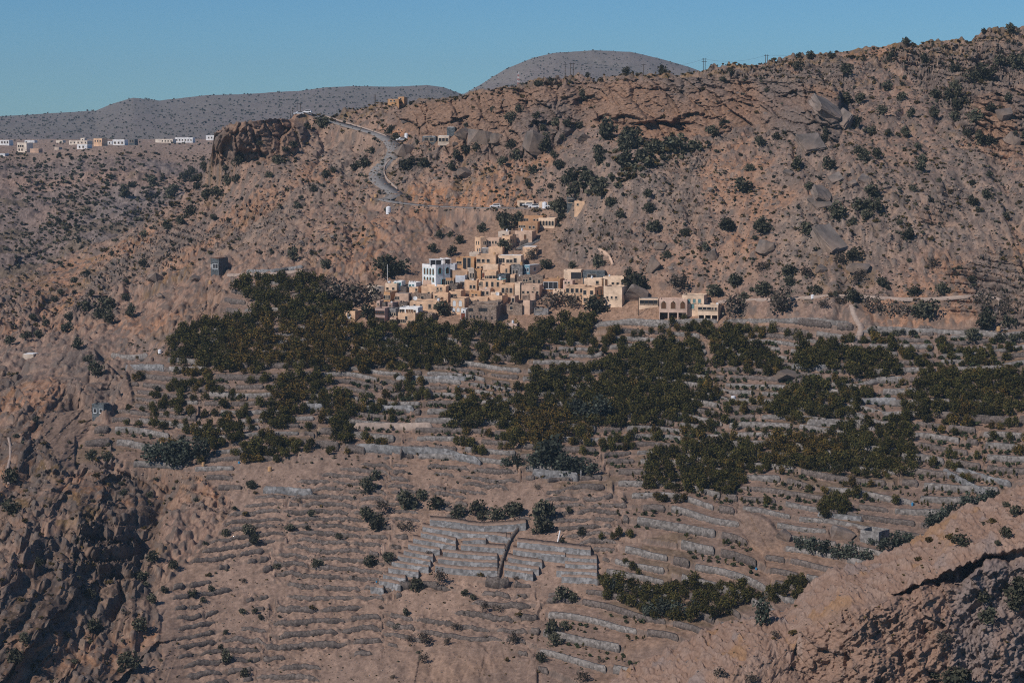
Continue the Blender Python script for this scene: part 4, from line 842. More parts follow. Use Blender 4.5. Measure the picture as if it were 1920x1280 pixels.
add('sh2', 'white_house', 'white hut with stepped roofs under the ridge cliffs', 821, 846, 255, 267, 'pale', -14, 4, [R(3, .15, 1.3, 1.5, .2, .8)], roof=M_ROOFW, par=-.1, group='scattered huts', fwd=3, base_ext=1.5)
add('sh3', 'shed', 'uppermost flat white-roofed shed under the ridge cliffs', 838, 856, 239, 250, 'slate', -10, 5, [], roof=M_ROOFW, par=-.15, group='scattered huts', cat='shed', fwd=3, base_ext=1.5)
add('ridge', 'mud_house', 'long orange house standing alone on the skyline left of the poles', 727, 752, 186, 196, 'orange', -10, 7, [R(2, .5, .8, .9, .3, .6)], group='scattered huts')
add('ridge2', 'mud_house', 'taller orange block at the right end of the skyline house', 747, 763, 182, 193, 'orange', -14, 6, [R(1, .5, .8, .9, .4, .4)], group='scattered huts')
# --- plateau village
GP = 'houses of the far plateau village'
for nm, lab, x0, x1, yt, yb, mm, yw, dp, wn in (
 ('white_house', 'white house cut by the left edge of the far plateau village', -12, 21, 263, 273, 'white', -10, 10, [R(4, .45, 1.3, 1.6, .35, .9)]),
 ('beige_house', 'two-storey beige house with corner tower and long low wing on the plateau rim', 32, 58, 268, 286, 'palew', -20, 9, [R(3, .55, 1.3, 1.6, .15, .6), R(2, .18, 1.2, 1.6, .2, .5)]),
 ('beige_wing', 'low beige wing joined to the two-storey plateau house', 56, 76, 279, 287, 'tan', -10, 8, []),
 ('white_house', 'low white roof behind the two-storey beige plateau house', 46, 67, 263, 269, 'white', -8, 9, []),
 ('white_house', 'small isolated cream-white house on the far side of the plateau', 105, 120, 263, 268, 'palew', -8, 9, []),
 ('cream_house', 'wide cream house with a small roof tower on the plateau', 129, 169, 264, 272, 'palew', -12, 12, [R(5, .4, 1.2, 1.4, .1, .9)]),
 ('cream_tower', 'little cream stair tower on the wide cream plateau house', 151, 161, 259, 270, 'palew', -12, 6, [R(1, .6, 1, 1, .5, .5)]),
 ('white_house', 'white box house in front of the wide cream plateau house', 144, 169, 271, 280, 'white', -14, 9, [R(2, .3, 1.2, 1.5, .25, .6)]),
 ('ochre_house', 'tall ochre block house in the middle of the plateau village', 175, 199, 260, 274, 'ochre', -22, 9, [R(3, .55, 1.1, 1.4, .2, .8)]),
 ('white_house', 'low white shed right of the ochre plateau block', 198, 212, 265, 272, 'white', -8, 8, [R(1, .3, 1.2, 1.5, .6, .6)]),
 ('white_house', 'white villa with dark porch right of the ochre plateau block', 211, 237, 262, 273, 'white', -10, 9, [R(3, .3, 1.4, 1.8, .2, .8)]),
 ('grey_house', 'unfinished dark grey house on the plateau', 241, 256, 261, 273, 'slate', -12, 8, [R(2, .5, 1.8, 2, .3, .7)]),
 ('cream_house', 'long stepped cream house at the right of the plateau village', 291, 328, 261, 269, 'palew', -12, 10, [R(4, .4, 1.2, 1.5, .4, .9)]),
 ('white_house', 'long bright white villa with several windows on the plateau', 328, 364, 258, 268, 'white', -8, 10, [R(6, .4, 1.2, 1.5, .1, .9)]),
 ('white_house', 'white house half hidden behind the square cliff', 386, 406, 254, 264, 'white', -8, 9, [R(2, .45, 1.4, 1.6, .3, .6)]),
 ('beige_wall_house', 'small pale walled yard in the plateau village', 102, 113, 276, 282, 'pale', -8, 8, []),
 ('white_house', 'low white building at the lower left of the plateau village', -14, 12, 288, 293, 'white', -6, 8, [])):
    house(nm, lab, x0, x1, yt, yb, mm, yw, dp, wn, group=GP, T=T_FAR, base_ext=3)
# ================================================================== PLANTS AND STONES
def tmpl_leaves(seed, n, rx, rz, base, q, lumps, cols, hollow=0.55, spread=1.0):
    """many leaf-clump quads on the shells of several lobes; returns V, F, C (origin at the base, unit = metres)"""
    r = np.random.RandomState(seed); L = []
    for k in range(lumps):
        a = r.rand() * 6.283; d = rx * 0.62 * math.sqrt(r.rand()) * spread; zc = base + rz * (0.25 + 0.6 * r.rand()) * (1 - 0.35 * d / rx)
        L.append((math.cos(a) * d, math.sin(a) * d, zc, rx * r.uniform(0.32, 0.55), rz * r.uniform(0.22, 0.40), r.uniform(0.78, 1.25)))
    V = []; C = []; per = n // lumps
    for (x, y, z, a, b, br) in L:
        u = r.randn(per, 3); u /= np.linalg.norm(u, axis=1)[:, None]; u *= (hollow + (1.12 - hollow) * r.rand(per, 1))
        c = np.array([x, y, z]) + u * np.array([a, a, b]); c[:, 2] = np.maximum(c[:, 2], 0.05)
        t = r.randn(per, 3) + u * 0.2; t /= np.linalg.norm(t, axis=1)[:, None]; w = np.cross(t, r.randn(per, 3)); w /= np.linalg.norm(w, axis=1)[:, None]
        s = q * r.uniform(0.55, 1.25, (per, 1)); ci = r.randint(len(cols), size=per)
        for sg, sh in ((-1, -1), (1, -0.6), (0.8, 1), (-0.9, 0.8)): pass
        quad = np.stack([c - t * s - w * s * 0.6, c + t * s * 0.8 - w * s * 0.7, c + t * s + w * s * 0.6, c - t * s * 0.7 + w * s * 0.8], 1)
        V.append(quad.reshape(-1, 3)); C.append(np.repeat(np.array(cols)[ci] * br * r.uniform(0.7, 1.3, (per, 1)), 4, 0))
    V = np.concatenate(V); C = np.concatenate(C); Fq = np.arange(len(V)).reshape(-1, 4); return V, Fq, C
def trunk_mesh(seed, h, r0, rx, n=5):
    r = random.Random(seed); mb = MB()
    def limb(p, q, a, b):
        p = Vector(p); q = Vector(q); d = (q - p).normalized(); u = d.orthogonal().normalized(); w = d.cross(u); v = []
        for k in range(6):
            an = k * math.pi / 3; o = u * math.cos(an) + w * math.sin(an); v += [p + o * a, q + o * b]
        mb.add(v, [(2 * k, 2 * ((k + 1) % 6), 2 * ((k + 1) % 6) + 1, 2 * k + 1) for k in range(6)], M_BARK)
    top = (r.uniform(-.2, .2), r.uniform(-.2, .2), h * 0.45); limb((0, 0, -0.8), top, r0, r0 * 0.7)
    for k in range(n):
        a = 6.283 * k / n + r.uniform(-.4, .4); e = (math.cos(a) * rx * 0.6, math.sin(a) * rx * 0.6, h * r.uniform(.65, .95)); limb(top, e, r0 * 0.5, r0 * 0.15)
    return mb.mesh('trunk')
GREEN = [(0.036, 0.038, 0.012), (0.050, 0.048, 0.014), (0.066, 0.059, 0.017), (0.092, 0.072, 0.022)]
BROWNG = [(0.080, 0.062, 0.018), (0.108, 0.074, 0.019), (0.058, 0.052, 0.017), (0.140, 0.084, 0.022)]
OLIVE = [(0.045, 0.055, 0.042), (0.058, 0.068, 0.052), (0.036, 0.044, 0.034), (0.075, 0.085, 0.065)]
DARKB = [(0.050, 0.054, 0.038), (0.062, 0.064, 0.043), (0.074, 0.072, 0.048), (0.092, 0.086, 0.058)]
OCHB = [(0.075, 0.056, 0.022), (0.095, 0.068, 0.026), (0.060, 0.050, 0.022), (0.120, 0.082, 0.030)]
GREYB = [(0.105, 0.083, 0.066), (0.085, 0.068, 0.056), (0.13, 0.10, 0.08), (0.075, 0.068, 0.05)]
def protos(cnt, **k):
    out = []
    for i in range(cnt):
        V, Fq, C = tmpl_leaves(i * 13 + k.get('seed', 0), k['n'], k['rx'], k['rz'], k['base'], k['q'], k['lumps'], k['cols'], k.get('hollow', 0.55), k.get('spread', 1.0)); out.append((V, Fq, C))
    return out
KIND = {   # proto lists: unit crown about 2 m across (rx = 1), height about 2
 'orchard': protos(6, n=640, rx=1.0, rz=1.75, base=0.18, q=0.095, lumps=14, cols=GREEN, seed=1),
 'orchardb': protos(5, n=600, rx=1.0, rz=1.65, base=0.18, q=0.095, lumps=14, cols=BROWNG, seed=2),
 'olive': protos(4, n=460, rx=1.0, rz=1.9, base=0.15, q=0.11, lumps=16, cols=OLIVE, seed=3),
 'bush': protos(7, n=420, rx=1.0, rz=1.5, base=0.0, q=0.12, lumps=11, cols=DARKB, seed=4),
 'ochre': protos(5, n=220, rx=1.0, rz=1.3, base=0.0, q=0.14, lumps=7, cols=OCHB, seed=5),
 'grey': protos(5, n=300, rx=1.0, rz=1.5, base=0.05, q=0.085, lumps=11, cols=GREYB, hollow=0.2, seed=6),
 'plant': protos(5, n=120, rx=1.0, rz=1.3, base=0.0, q=0.2, lumps=5, cols=[(0.045, 0.058, 0.028), (0.058, 0.070, 0.034), (0.038, 0.045, 0.022)], seed=7),
 'sapling': protos(4, n=90, rx=0.6, rz=2.2, base=0.1, q=0.15, lumps=6, cols=GREEN, seed=8, spread=0.5),
}
MESH = {k: [np_mesh(k + '_crown', V, Fq, [M_LEAF], C) for V, Fq, C in v] for k, v in KIND.items()}
TRUNK = [trunk_mesh(i, 1.6, 0.10, 1.0) for i in range(3)]
def plant(name, kind, p, width, label, cat, group, hs=1.0, trunk=False, r=rnd):
    i = r.randrange(len(MESH[kind])); s = width / 2.0
    if trunk:
        o = empty(name, p, r.uniform(0, 6.28)); link('crown', MESH[kind][i], o); link('trunk', r.choice(TRUNK), o)
    else:
        o = link(name, MESH[kind][i], None, p); o.rotation_euler = (0, 0, r.uniform(0, 6.28))
    o.scale = (s * r.uniform(.92, 1.08), s * r.uniform(.92, 1.08), s * hs * r.uniform(.85, 1.15)); tag(o, label, cat, group); return o
def merged(name, items, kinds=None, m=M_LEAF):
    """many small plants or stones nobody would count, as one object: items (template, pos, scale3, rot)"""
    Vs, Fs, Cs, n = [], [], [], 0
    for (V, Fq, C), p, sc, rot, tint_ in items:
        c, s_ = math.cos(rot), math.sin(rot); W = V * np.array(sc); X = W[:, 0] * c - W[:, 1] * s_; Y = W[:, 0] * s_ + W[:, 1] * c
        Vs.append(np.stack([X + p[0], Y + p[1], W[:, 2] + p[2]], 1)); Fs.append(Fq + n); Cs.append(C * tint_); n += len(V)
    o = link(name, np_mesh(name, np.concatenate(Vs), np.concatenate(Fs), [m], np.concatenate(Cs))); tag(o, kind='stuff'); return o
def scatter(polys, sx, sy, n, seed, taken=None):
    """blue-noise points of image polygons, kept apart by sx, sy pixels"""
    r = np.random.RandomState(seed); out = [] if taken is None else list(taken); st = len(out)
    bx = [min(q[0] for p in polys for q in p), max(q[0] for p in polys for q in p)]; by = [min(q[1] for p in polys for q in p), max(q[1] for p in polys for q in p)]
    c = np.stack([r.uniform(*bx, n), r.uniform(*by, n)], 1); ok = np.zeros(n, bool)
    for p in polys: ok |= inpoly(c[:, 0], c[:, 1], p)
    c = c[ok]; A = np.empty((len(out) + len(c), 2)); A[:st] = out if st else A[:0]; k = st
    for q in c:
        if k and (((A[:k, 0] - q[0]) / sx) ** 2 + ((A[:k, 1] - q[1]) / sy) ** 2).min() < 1: continue
        A[k] = q; k += 1
    return A[st:k]
PXM = lambda p: p.y / CT / F           # metres per photograph pixel at a point
# ---- orchards
ORCH = [[(310,645),(345,615),(440,600),(560,575),(640,560),(665,620),(760,605),(830,612),(880,618),(1010,625),(1012,678),(880,682),(700,690),(640,700),(560,680),(420,695),(330,672)],
 [(440,545),(470,530),(600,522),(612,560),(560,580),(450,560)], [(490,795),(520,715),(545,700),(605,705),(600,735),(560,752),(530,800)], [(625,742),(665,742),(655,835),(622,822)],
 [(985,607),(1110,602),(1100,638),(990,640)], [(960,735),(1060,690),(1110,690),(1200,650),(1240,640),(1310,650),(1325,700),(1270,722),(1340,745),(1300,772),(1230,795),(1100,800),(1085,828),(960,830),(948,795),(840,805),(850,765),(960,765)],
 [(1335,640),(1380,612),(1430,650),(1455,685),(1345,682)], [(1500,660),(1560,648),(1565,692),(1500,692)], [(1225,845),(1370,835),(1540,820),(1600,792),(1640,802),(1700,790),(1712,880),(1620,892),(1520,880),(1425,872),(1380,900),(1385,926),(1210,912)],
 [(1690,755),(1730,705),(1930,700),(1930,762),(1830,790),(1800,800),(1700,782)], [(1440,765),(1520,722),(1610,742),(1600,782),(1450,785)], [(1125,1085),(1230,1105),(1290,1092),(1445,1112),(1380,1140),(1340,1162),(1230,1162),(1130,1115)],
 [(1575,665),(1650,660),(1690,700),(1600,712)], [(450,830),(520,825),(540,850),(470,870)], [(360,810),(450,806),(455,828),(365,832)], [(1445,1100),(1510,1085),(1500,1122),(1450,1125)], [(1540,938),(1590,930),(1590,960),(1545,966)]]
BROWNP = Mask([[(420,610),(640,590),(700,640),(760,700),(560,690),(430,690)], [(960,760),(1090,770),(1090,835),(960,835)], [(620,740),(670,740),(660,830)], [(1380,820),(1560,820),(1600,860),(1430,880)], [(1700,760),(1830,770),(1810,800)], [(490,795),(520,715),(605,705),(560,752)]], 4, 10)
pts = scatter(ORCH, 16, 8.5, 30000, 5)
ROWT = [(x, y) for (x0, y0, x1, y1, n) in ((240,768,330,762,5),(240,792,440,800,10),(290,775,450,778,8),(300,760,380,745,5),(330,722,440,742,6),(860,770,870,800,2),(1480,628,1540,640,4),(1090,640,1160,650,4),(1110,660,1240,655,6),(640,640,690,650,3),(1130,1010,1180,1000,4),(1010,695,1100,690,5),(1170,640,1260,610,6),(1280,600,1330,620,3),(1440,690,1480,690,3),(1170,1050,1200,1075,3),(1460,810,1380,800,4),(1240,790,1360,790,6)) for k in range(n) for x, y in [(x0 + (x1 - x0) * k / max(1, n - 1) + rnd.uniform(-4, 4), y0 + (y1 - y0) * k / max(1, n - 1) + rnd.uniform(-3, 3))]]
allp = [(x, y, 0) for x, y in pts] + [(x, y, 1) for x, y in ROWT]
allp.sort(key=lambda q: -q[1]); rest = []; cnt = 0
for x, y, row in allp:
    p = T_MAIN.at(x, y + 6); w = rnd.uniform(22, 34) * PXM(p) * (0.62 if row else 1); hs = rnd.uniform(0.70, 1.05) * (1.15 if row else 1)
    k = 'orchardb' if BROWNP(np.array([x]), np.array([y]))[0] > rnd.uniform(.2, .9) else 'orchard'; p.z -= 0.1
    if cnt < 290 and rnd.random() < 0.72:
        look = 'olive-brown leafy orchard tree' if k == 'orchardb' else 'dark green orchard tree'
        lab = f'{look} {"in a row" if row else "in a grove"} {where(x, y)}'
        plant('orchard_tree', k, p, w, lab, 'tree', lab, hs, trunk=True); cnt += 1
    else:
        s = w / 2; rest.append((rnd.choice(KIND[k]), p, (s, s, s * hs), rnd.uniform(0, 6.28), rnd.uniform(.75, 1.25)))
merged('orchard_trees_massed', rest)
print('orchard', cnt, len(rest))
# ---- olives
OL = [(1040,870,70),(1060,880,50),(1020,872,50),(1080,880,45),(1000,875,35),(970,872,28),(950,870,24),(1095,778,50),(1125,782,50),(1080,775,36),(290,858,50),(315,862,55),(345,850,50),(375,855,45),(335,870,40),
 (1500,1030,30),(1520,1032,34),(1545,1035,34),(1570,1040,34),(1595,1044,34),(1655,1028,34),(1680,1022,34),(1700,1015,32),(1625,1045,30),(1745,985,36),(1765,978,40),(1790,968,42),(1815,958,40),(1840,948,38),(1860,942,30),(1240,1150,36),(1270,1152,36),(1300,1150,34),(1215,1150,28),(1150,1105,26),(1110,885,34),(1635,1018,20)]
for x, y, w in OL:
    T = T_MAIN; p = T.at(x, y + w * .2); wl = where(x, y)
    plant('olive_tree', 'olive', p, w * PXM(p) * 1.05, f'grey-green olive tree {wl}', 'tree', f'grey-green olive trees {wl}', 0.85, trunk=True)
p = T_SPUR.at(1430, 1174); plant('olive_tree', 'olive', p, 36 * PXM(p), 'lone upright grey olive tree on the pale ramp of the rocky spur', 'tree', None, 1.5, trunk=True)
# ---- village and valley acacias
for x, y, w, lab in ((640,575,85,'broad grey-brown bare acacia left of the village'),(680,570,70,'grey-brown bare acacia next to the walled house'),(615,560,60,'grey-brown bare acacia at the orchard edge left of the village'),(690,600,42,'dark umbrella-shaped tree shading the white-door cabin'),(725,520,62,'dark dense evergreen behind the flagpole house'),(750,512,40,'smaller dark evergreen left of the white villa'),(1035,578,62,'large grey-brown acacia in front of the ochre two-storey house'),(1070,578,46,'second grey-brown acacia in front of the ochre two-storey house'),(1115,588,52,'dark acacia below the corner tower'),(1095,570,34,'thin acacia between the ochre house and corner tower'),(1378,592,60,'round grey-brown tree right of the column house'),(1342,558,36,'dark round tree on the slope above the column house'),(1462,588,74,'broad dark grey tree on the flat right of the column house'),(945,470,36,'dark feathery tree beside the tin lean-to roofs'),(995,488,34,'grey thorn tree above the teal house'),(1190,548,60,'low dark scrub tree above the great boulder'),(1275,545,52,'grey bare tree on the slope above the pink house'),(830,590,42,'dark fig bush between balcony house and white-door house')):
    p = T_MAIN.at(x, y); plant('acacia_tree', 'grey' if 'grey' in lab else 'bush', p, w * PXM(p), lab, 'tree', 'trees around the village houses', 0.85, trunk=True)
# ---- bushes of the hillsides: listed from the photograph (x, y of the middle, width in px)
Z5 = [(165,650,75),(225,600,40),(525,680,45),(430,725,55),(45,735,50),(325,775,25),(375,850,50),(650,830,75),(810,835,75),(330,950,95),(985,760,60),(1010,780,65),(1080,775,55),(1150,655,50),(1240,655,55),(1050,640,55),(790,650,50),(790,690,50),(1135,400,60),(1220,455,55),(990,475,60),(905,465,80),(1110,535,60),(1280,555,50),(1400,550,60),(1520,570,60),(1640,565,90),(1410,445,60),(1480,455,80),(1545,485,90),(1530,405,70),(1620,345,80),(1680,330,110),(1775,270,70),(1870,260,110),(1520,290,60),(1340,245,60),(1170,225,40),(1130,260,40),(910,315,70),(250,1165,75),(440,1180,80),(685,1190,70),(865,1095,100),(1000,1050,90),(1070,1055,80),(1030,1120,70),(705,950,60),(945,1150,50),(1330,850,60),(1335,810,60),(1585,660,55),(1650,690,80),(1720,700,60),(1310,735,45),(1285,965,40),(1615,1045,60),(1265,1225,70),(1430,920,30),(1615,935,40),(1710,885,40),(1890,690,80),(1255,155,50),(1630,100,35),(1840,75,60),(1685,95,35),(825,225,35),(710,228,45),(650,230,30),(270,320,45),(225,355,40),(450,360,30),(640,280,50),(1820,460,50),(1720,520,60),(1160,230,40),(1800,1110,40),(960,600,70),(570,650,30),(1700,1000,60),(1060,980,80)]
Z4 = [(855,440,45),(990,430,45),(1090,465,45),(950,480,70),(1205,515,55),(1265,510,50),(1325,525,45),(1125,540,40),(1135,585,50),(945,630,55),(980,690,60),(1150,640,80),(1190,690,50),(1215,745,70),(1075,775,50),(1040,850,40),(1175,865,40),(830,625,40),(705,650,70),(745,660,70),(420,630,30),(365,735,90),(465,740,60),(620,760,50),(900,725,60),(1430,720,80),(1435,660,55),(1490,560,110),(1620,570,110),(1580,630,90),(1600,720,100),(1680,700,70),(1750,640,100),(1850,630,110),(1290,820,90),(1370,830,80),(1430,870,100),(1310,890,110),(1260,850,60),(1710,900,40),(1505,955,50),(1715,985,55),(1740,1085,65),(1555,1020,50),(1215,985,100),(920,1070,90),(985,1050,70),(895,1030,60),(550,1130,50),(600,1130,40),(510,1210,50),(610,1230,60),(660,1165,50),(785,1100,50),(1815,1245,40),(380,400,30),(1380,240,35),(1590,222,45),(1440,245,25),(1095,290,50),(1180,270,40),(1280,290,30),(1790,200,45),(270,550,50),(300,590,45),(80,760,60),(130,740,60),(170,665,40),(640,690,60),(1350,365,70)]
Z2 = [(1020,25,50),(1025,125,70),(1060,260,85),(1285,315,65),(1615,245,95),(1445,415,70),(1160,475,60),(1870,265,100),(745,75,80),(880,610,60),(260,545,90),(450,550,65),(1670,675,95),(1890,740,100),(1745,785,80),(355,130,130),(370,195,60),(650,530,100)]
ZR = [(955,145,80),(590,230,85),(595,295,55),(450,330,65),(290,290,65),(960,375,85),(1355,440,130),(1290,350,65),(1450,335,80),(1540,235,70),(1610,280,50),(1110,300,60),(1705,510,110),(1830,520,80),(1620,595,90),(1775,605,65),(1850,615,60),(1890,612,50),(1130,580,40),(1185,580,40),(1230,580,36),(1285,580,40),(1060,565,45),(750,335,50),(850,365,30)]
ZRG = [(1070,435,110),(1195,450,110),(1680,400,110),(980,265,90),(880,165,80),(690,240,80),(450,205,70),(780,425,60),(890,400,60),(1800,450,90),(1400,190,80)]
Z8 = [(345,265,125),(185,125,60),(145,185,90),(450,235,60),(530,280,85),(650,325,80),(760,310,90),(870,345,80),(965,310,100),(1130,330,130),(165,600,70),(265,585,70),(420,735,80),(355,885,45),(735,805,40),(690,775,45),(1235,800,100),(1180,980,90),(1190,1040,80),(1115,1140,60),(1120,410,110),(1340,440,50),(1290,810,60),(160,340,100),(190,385,90),(780,350,50),(1250,960,60)]
Z8G = [(230,290,90),(360,400,80),(550,700,90),(470,1040,90),(380,1040,50),(800,860,60),(870,860,50),(640,965,60),(590,1050,50),(960,1030,80),(1350,1240,90),(460,1150,60)]
Z7 = [(55,300,100),(85,1125,90),(715,1150,110),(520,960,90),(780,960,80),(1075,785,50),(1175,755,45),(1385,440,80),(1430,480,70),(1260,440,45),(1150,500,30),(790,680,70),(850,570,70),(845,820,60),(1775,610,60),(1425,880,40),(1450,910,40),(1735,350,45),(1715,415,35),(1620,415,55),(970,620,50),(840,230,40),(1270,1140,70),(1370,1220,60),(915,760,50),(1400,180,60),(690,220,45),(500,780,60),(210,620,50),(140,1030,60),(60,130,80),(1260,1000,30),(1235,1085,35)]
Z6 = [(530,720,80),(490,660,50),(475,375,60),(385,430,50),(590,360,100),(150,540,50),(215,530,50),(260,465,40),(415,225,45),(700,225,30),(300,330,40),(215,300,30),(340,290,40),(510,300,40),(1640,100,60),(1820,140,60),(600,440,70),(370,490,60),(560,420,60),(700,330,40),(440,580,70),(180,430,50),(880,830,40),(505,1200,60),(595,1210,60),(60,560,60),(480,190,50),(620,80,30),(800,130,50),(740,400,70)]
Z3 = [(1210,900,65),(1155,915,55),(850,830,60),(690,900,70),(740,850,50),(1265,770,40),(1550,720,55),(1590,650,40),(1750,880,40),(1660,970,40),(1330,720,60),(1450,620,30),(1140,750,60),(1080,770,50),(1040,810,70),(1100,810,60),(1270,840,60),(1320,820,50),(960,900,70),(1060,1000,60),(1000,1050,60),(930,1080,60),(800,1140,50),(1640,640,50),(1800,510,70),(1720,530,40),(1860,770,40),(1500,800,40),(1820,800,50),(1100,860,40),(1190,1040,40)]
LIST = []
for lst, ox, oy, s, kd in ((Z5,1280,30,2.977,'bush'),(Z4,640,60,2.977,'bush'),(Z2,960,360,4,'bush'),(ZR,1280,430,2.977,'bush'),(ZRG,1280,430,2.977,'grey'),(Z8,640,850,2.977,'bush'),(Z8G,640,850,2.977,'grey'),(Z7,0,850,2.977,'bush'),(Z6,0,450,2.977,'bush'),(Z3,0,60,2.977,'bush')):
    LIST += [(ox + x / s, oy + y / s, w / s, kd) for x, y, w in lst]
HREG = [(0,420,0,300,'near the square cliff'),(0,260,300,520,'across the gully on the left'),(0,420,300,1400,'on the rubble slope left of the orchards'),(420,740,0,520,'on the slope below the ridge road'),(740,1080,0,380,'on the rocky slope right of the road bend'),(640,960,380,560,'on the soil slope above the white villa'),(960,1280,0,330,'around the cave cliff under the ridge'),(1280,1600,0,330,'around the leaning cliff slab'),(1600,2200,0,330,'high on the right ridge slope'),(940,1280,330,600,'on the slope right of the village'),(1280,1600,330,540,'among the fallen grey slabs'),(1600,2200,330,540,'on the stony slope of the right side'),(1280,2200,540,640,'along the footpath at the slope foot'),(420,1120,820,1400,'on the bare slope of broken terraces'),(0,420,820,1400,'among the dark gorge rocks'),(1120,2200,820,1400,'on the terraces near the rocky spur')]
def hwhere(x, y):
    for a, b, c, d, w in HREG:
        if a <= x < b and c <= y < d: return w
    return where(x, y)
def terr(x, y):
    sk = np.interp(x, [q[0] for q in SKY_MAIN], [q[1] for q in SKY_MAIN])
    sp = np.interp(x, [q[0] for q in SKY_SPUR], [q[1] for q in SKY_SPUR], left=9999)
    if y > sp + 2: return T_SPUR
    return T_MAIN if y > sk - 1 else T_FAR
for x, y, w, kd in LIST:
    T = terr(x, y + w * .3); p = T.at(x, y + w * 0.36); p.z -= 0.15; sz = 'large' if w > 24 else ('middling' if w > 16 else 'small')
    look = f'{sz} {"dark green rounded" if kd == "bush" else "grey leafless"} bush'; lab = f'{look} {hwhere(x, y)}'
    plant('hillside_bush', kd, p, w * PXM(p) * 1.3, lab, 'bush', lab, 0.95)
print('bushes', len(LIST))
# ---- smaller ochre scrub, first the larger ones as plants of their own
HILLP = [[(580,225),(760,195),(1000,165),(1400,125),(1910,60),(2120,35),(2130,600),(1930,600),(1380,560),(1210,520),(1050,470),(1000,400),(760,400),(640,500),(430,470),(0,640),(0,530),(400,330)]]
LOWP = [[(300,880),(1150,920),(1180,1000),(1120,1280),(280,1280),(420,1000)]]; GORP = [[(0,680),(150,780),(330,900),(290,1100),(260,1280),(0,1280)]]
op = scatter(HILLP, 34, 24, 5000, 21)[:205]; 
for x, y in op:
    p = terr(x, y).at(x, y); w = rnd.uniform(8, 15); kd = 'ochre' if rnd.random() < .68 else 'bush'
    lab = f'{"small ochre dry shrub" if kd == "ochre" else "small dark shrub"} {hwhere(x, y)}'; plant('dry_shrub', kd, p, w * PXM(p), lab, 'shrub', lab, 0.8)
for x, y in list(scatter(LOWP, 60, 40, 500, 22))[:45] + list(scatter(GORP, 40, 32, 500, 23))[:45]:
    p = terr(x, y).at(x, y); w = rnd.uniform(9, 20); kd = rnd.choice(['ochre', 'grey', 'bush']); look = {'ochre': 'small ochre dry shrub', 'grey': 'small grey dead shrub', 'bush': 'small dark shrub'}[kd]
    lab = f'{look} {hwhere(x, y)}'; plant('dry_shrub', kd, p, w * PXM(p), lab, 'shrub', lab, 0.7)
SPURB = [(1905,960,26,'bush'),(1885,945,18,'bush'),(1800,1015,34,'bush'),(1780,1005,22,'ochre'),(1885,1000,24,'bush'),(1870,1020,16,'bush'),(1845,1120,30,'bush'),(1855,1155,40,'bush'),(1905,1105,50,'bush'),(1912,1130,46,'bush'),(1770,1195,36,'grey'),(1795,1275,60,'bush'),(1755,1265,26,'bush'),(1485,1182,20,'ochre'),(1455,1190,22,'grey'),(1350,1262,30,'grey'),(1410,1270,34,'grey'),(1740,1010,18,'ochre'),(1860,975,20,'ochre'),(1720,1048,14,'ochre')]
for x, y, w, kd in SPURB:
    p = T_SPUR.at(x, y + w * .3); look = {'ochre': 'ochre dry shrub', 'grey': 'grey dead shrub', 'bush': 'dark green bush'}[kd]
    lab = f'{look} {"on top of the rocky spur" if y < 1050 or x < 1500 else "on the cliff face of the rocky spur"}'; plant('cliff_bush', kd, p, w * PXM(p) * 1.1, lab, 'bush', lab, 0.85)
# ---- terrace rows: little planted bushes along the treads
BUSHP = [[(1100,640),(1920,640),(1920,960),(1400,960),(1180,900),(1100,850)], [(1390,900),(1720,890),(1720,960),(1400,960)], [(1700,800),(1920,790),(1920,900),(1720,900)], [(1560,690),(1700,680),(1690,740),(1560,720)], [(1340,690),(1480,690),(1470,720),(1350,720)], [(1230,815),(1460,800),(1400,835),(1240,840)],
 [(1000,640),(1090,640),(1080,680),(1010,685)], [(660,715),(960,720),(960,830),(660,810)], [(1130,820),(1260,850),(1200,900),(1120,860)], [(1150,960),(1280,950),(1280,1000),(1160,1000)], [(1060,1160),(1220,1150),(1200,1260),(1060,1240)], [(200,800),(360,790),(350,830),(210,830)], [(490,880),(560,880),(560,920),(490,920)], [(370,940),(450,940),(440,980),(370,970)], [(1620,630),(1920,640),(1920,690),(1640,680)],
 [(1280,1000),(1420,1010),(1420,1080),(1290,1080)], [(1440,560),(1440,610),(1280,612)], [(400,690),(480,700),(470,800),(400,800)], [(830,620),(900,700),(960,760),(830,740)]]
Lv = LEVELS['L'][::-1]; nr, nc = Lv.shape; rows = []
for k in np.unique(np.floor(Lv)).astype(int):
    for frac in (0.3, 0.62):
        c = rnd.randrange(6)
        while c < nc:
            a = np.searchsorted(Lv[:, c], k + frac)
            if 0 < a < nr - 1 and np.floor(Lv[a, c]) == k and LEVELS['tw'][nr - 1 - a, c] > 0.6:
                x, y = T_MAIN.sx[nr - 1 - a, c], T_MAIN.sy[nr - 1 - a, c]
                if y < 1290 and 0 < x < 2080: rows.append((x, y, nr - 1 - a, c))
            c += rnd.randint(7, 11)
belt = [[(235,690),(330,650),(440,530),(600,525),(650,610),(1000,620),(1380,612),(1560,640),(2080,640),(2080,860),(1920,880),(1700,960),(1200,940),(1080,870),(900,860),(660,850),(560,870),(380,870),(230,850)]]
allrows = list(rows); bx = np.array([q[0] for q in allrows]); by = np.array([q[1] for q in allrows]); okb = inpoly(bx, by, belt[0]) & (fbm(bx / 55, by / 22, 3, 0) > 0.02)
br = [q for q, o in zip(allrows, okb) if o and rnd.random() < .42]; rnd.shuffle(br); rest = []
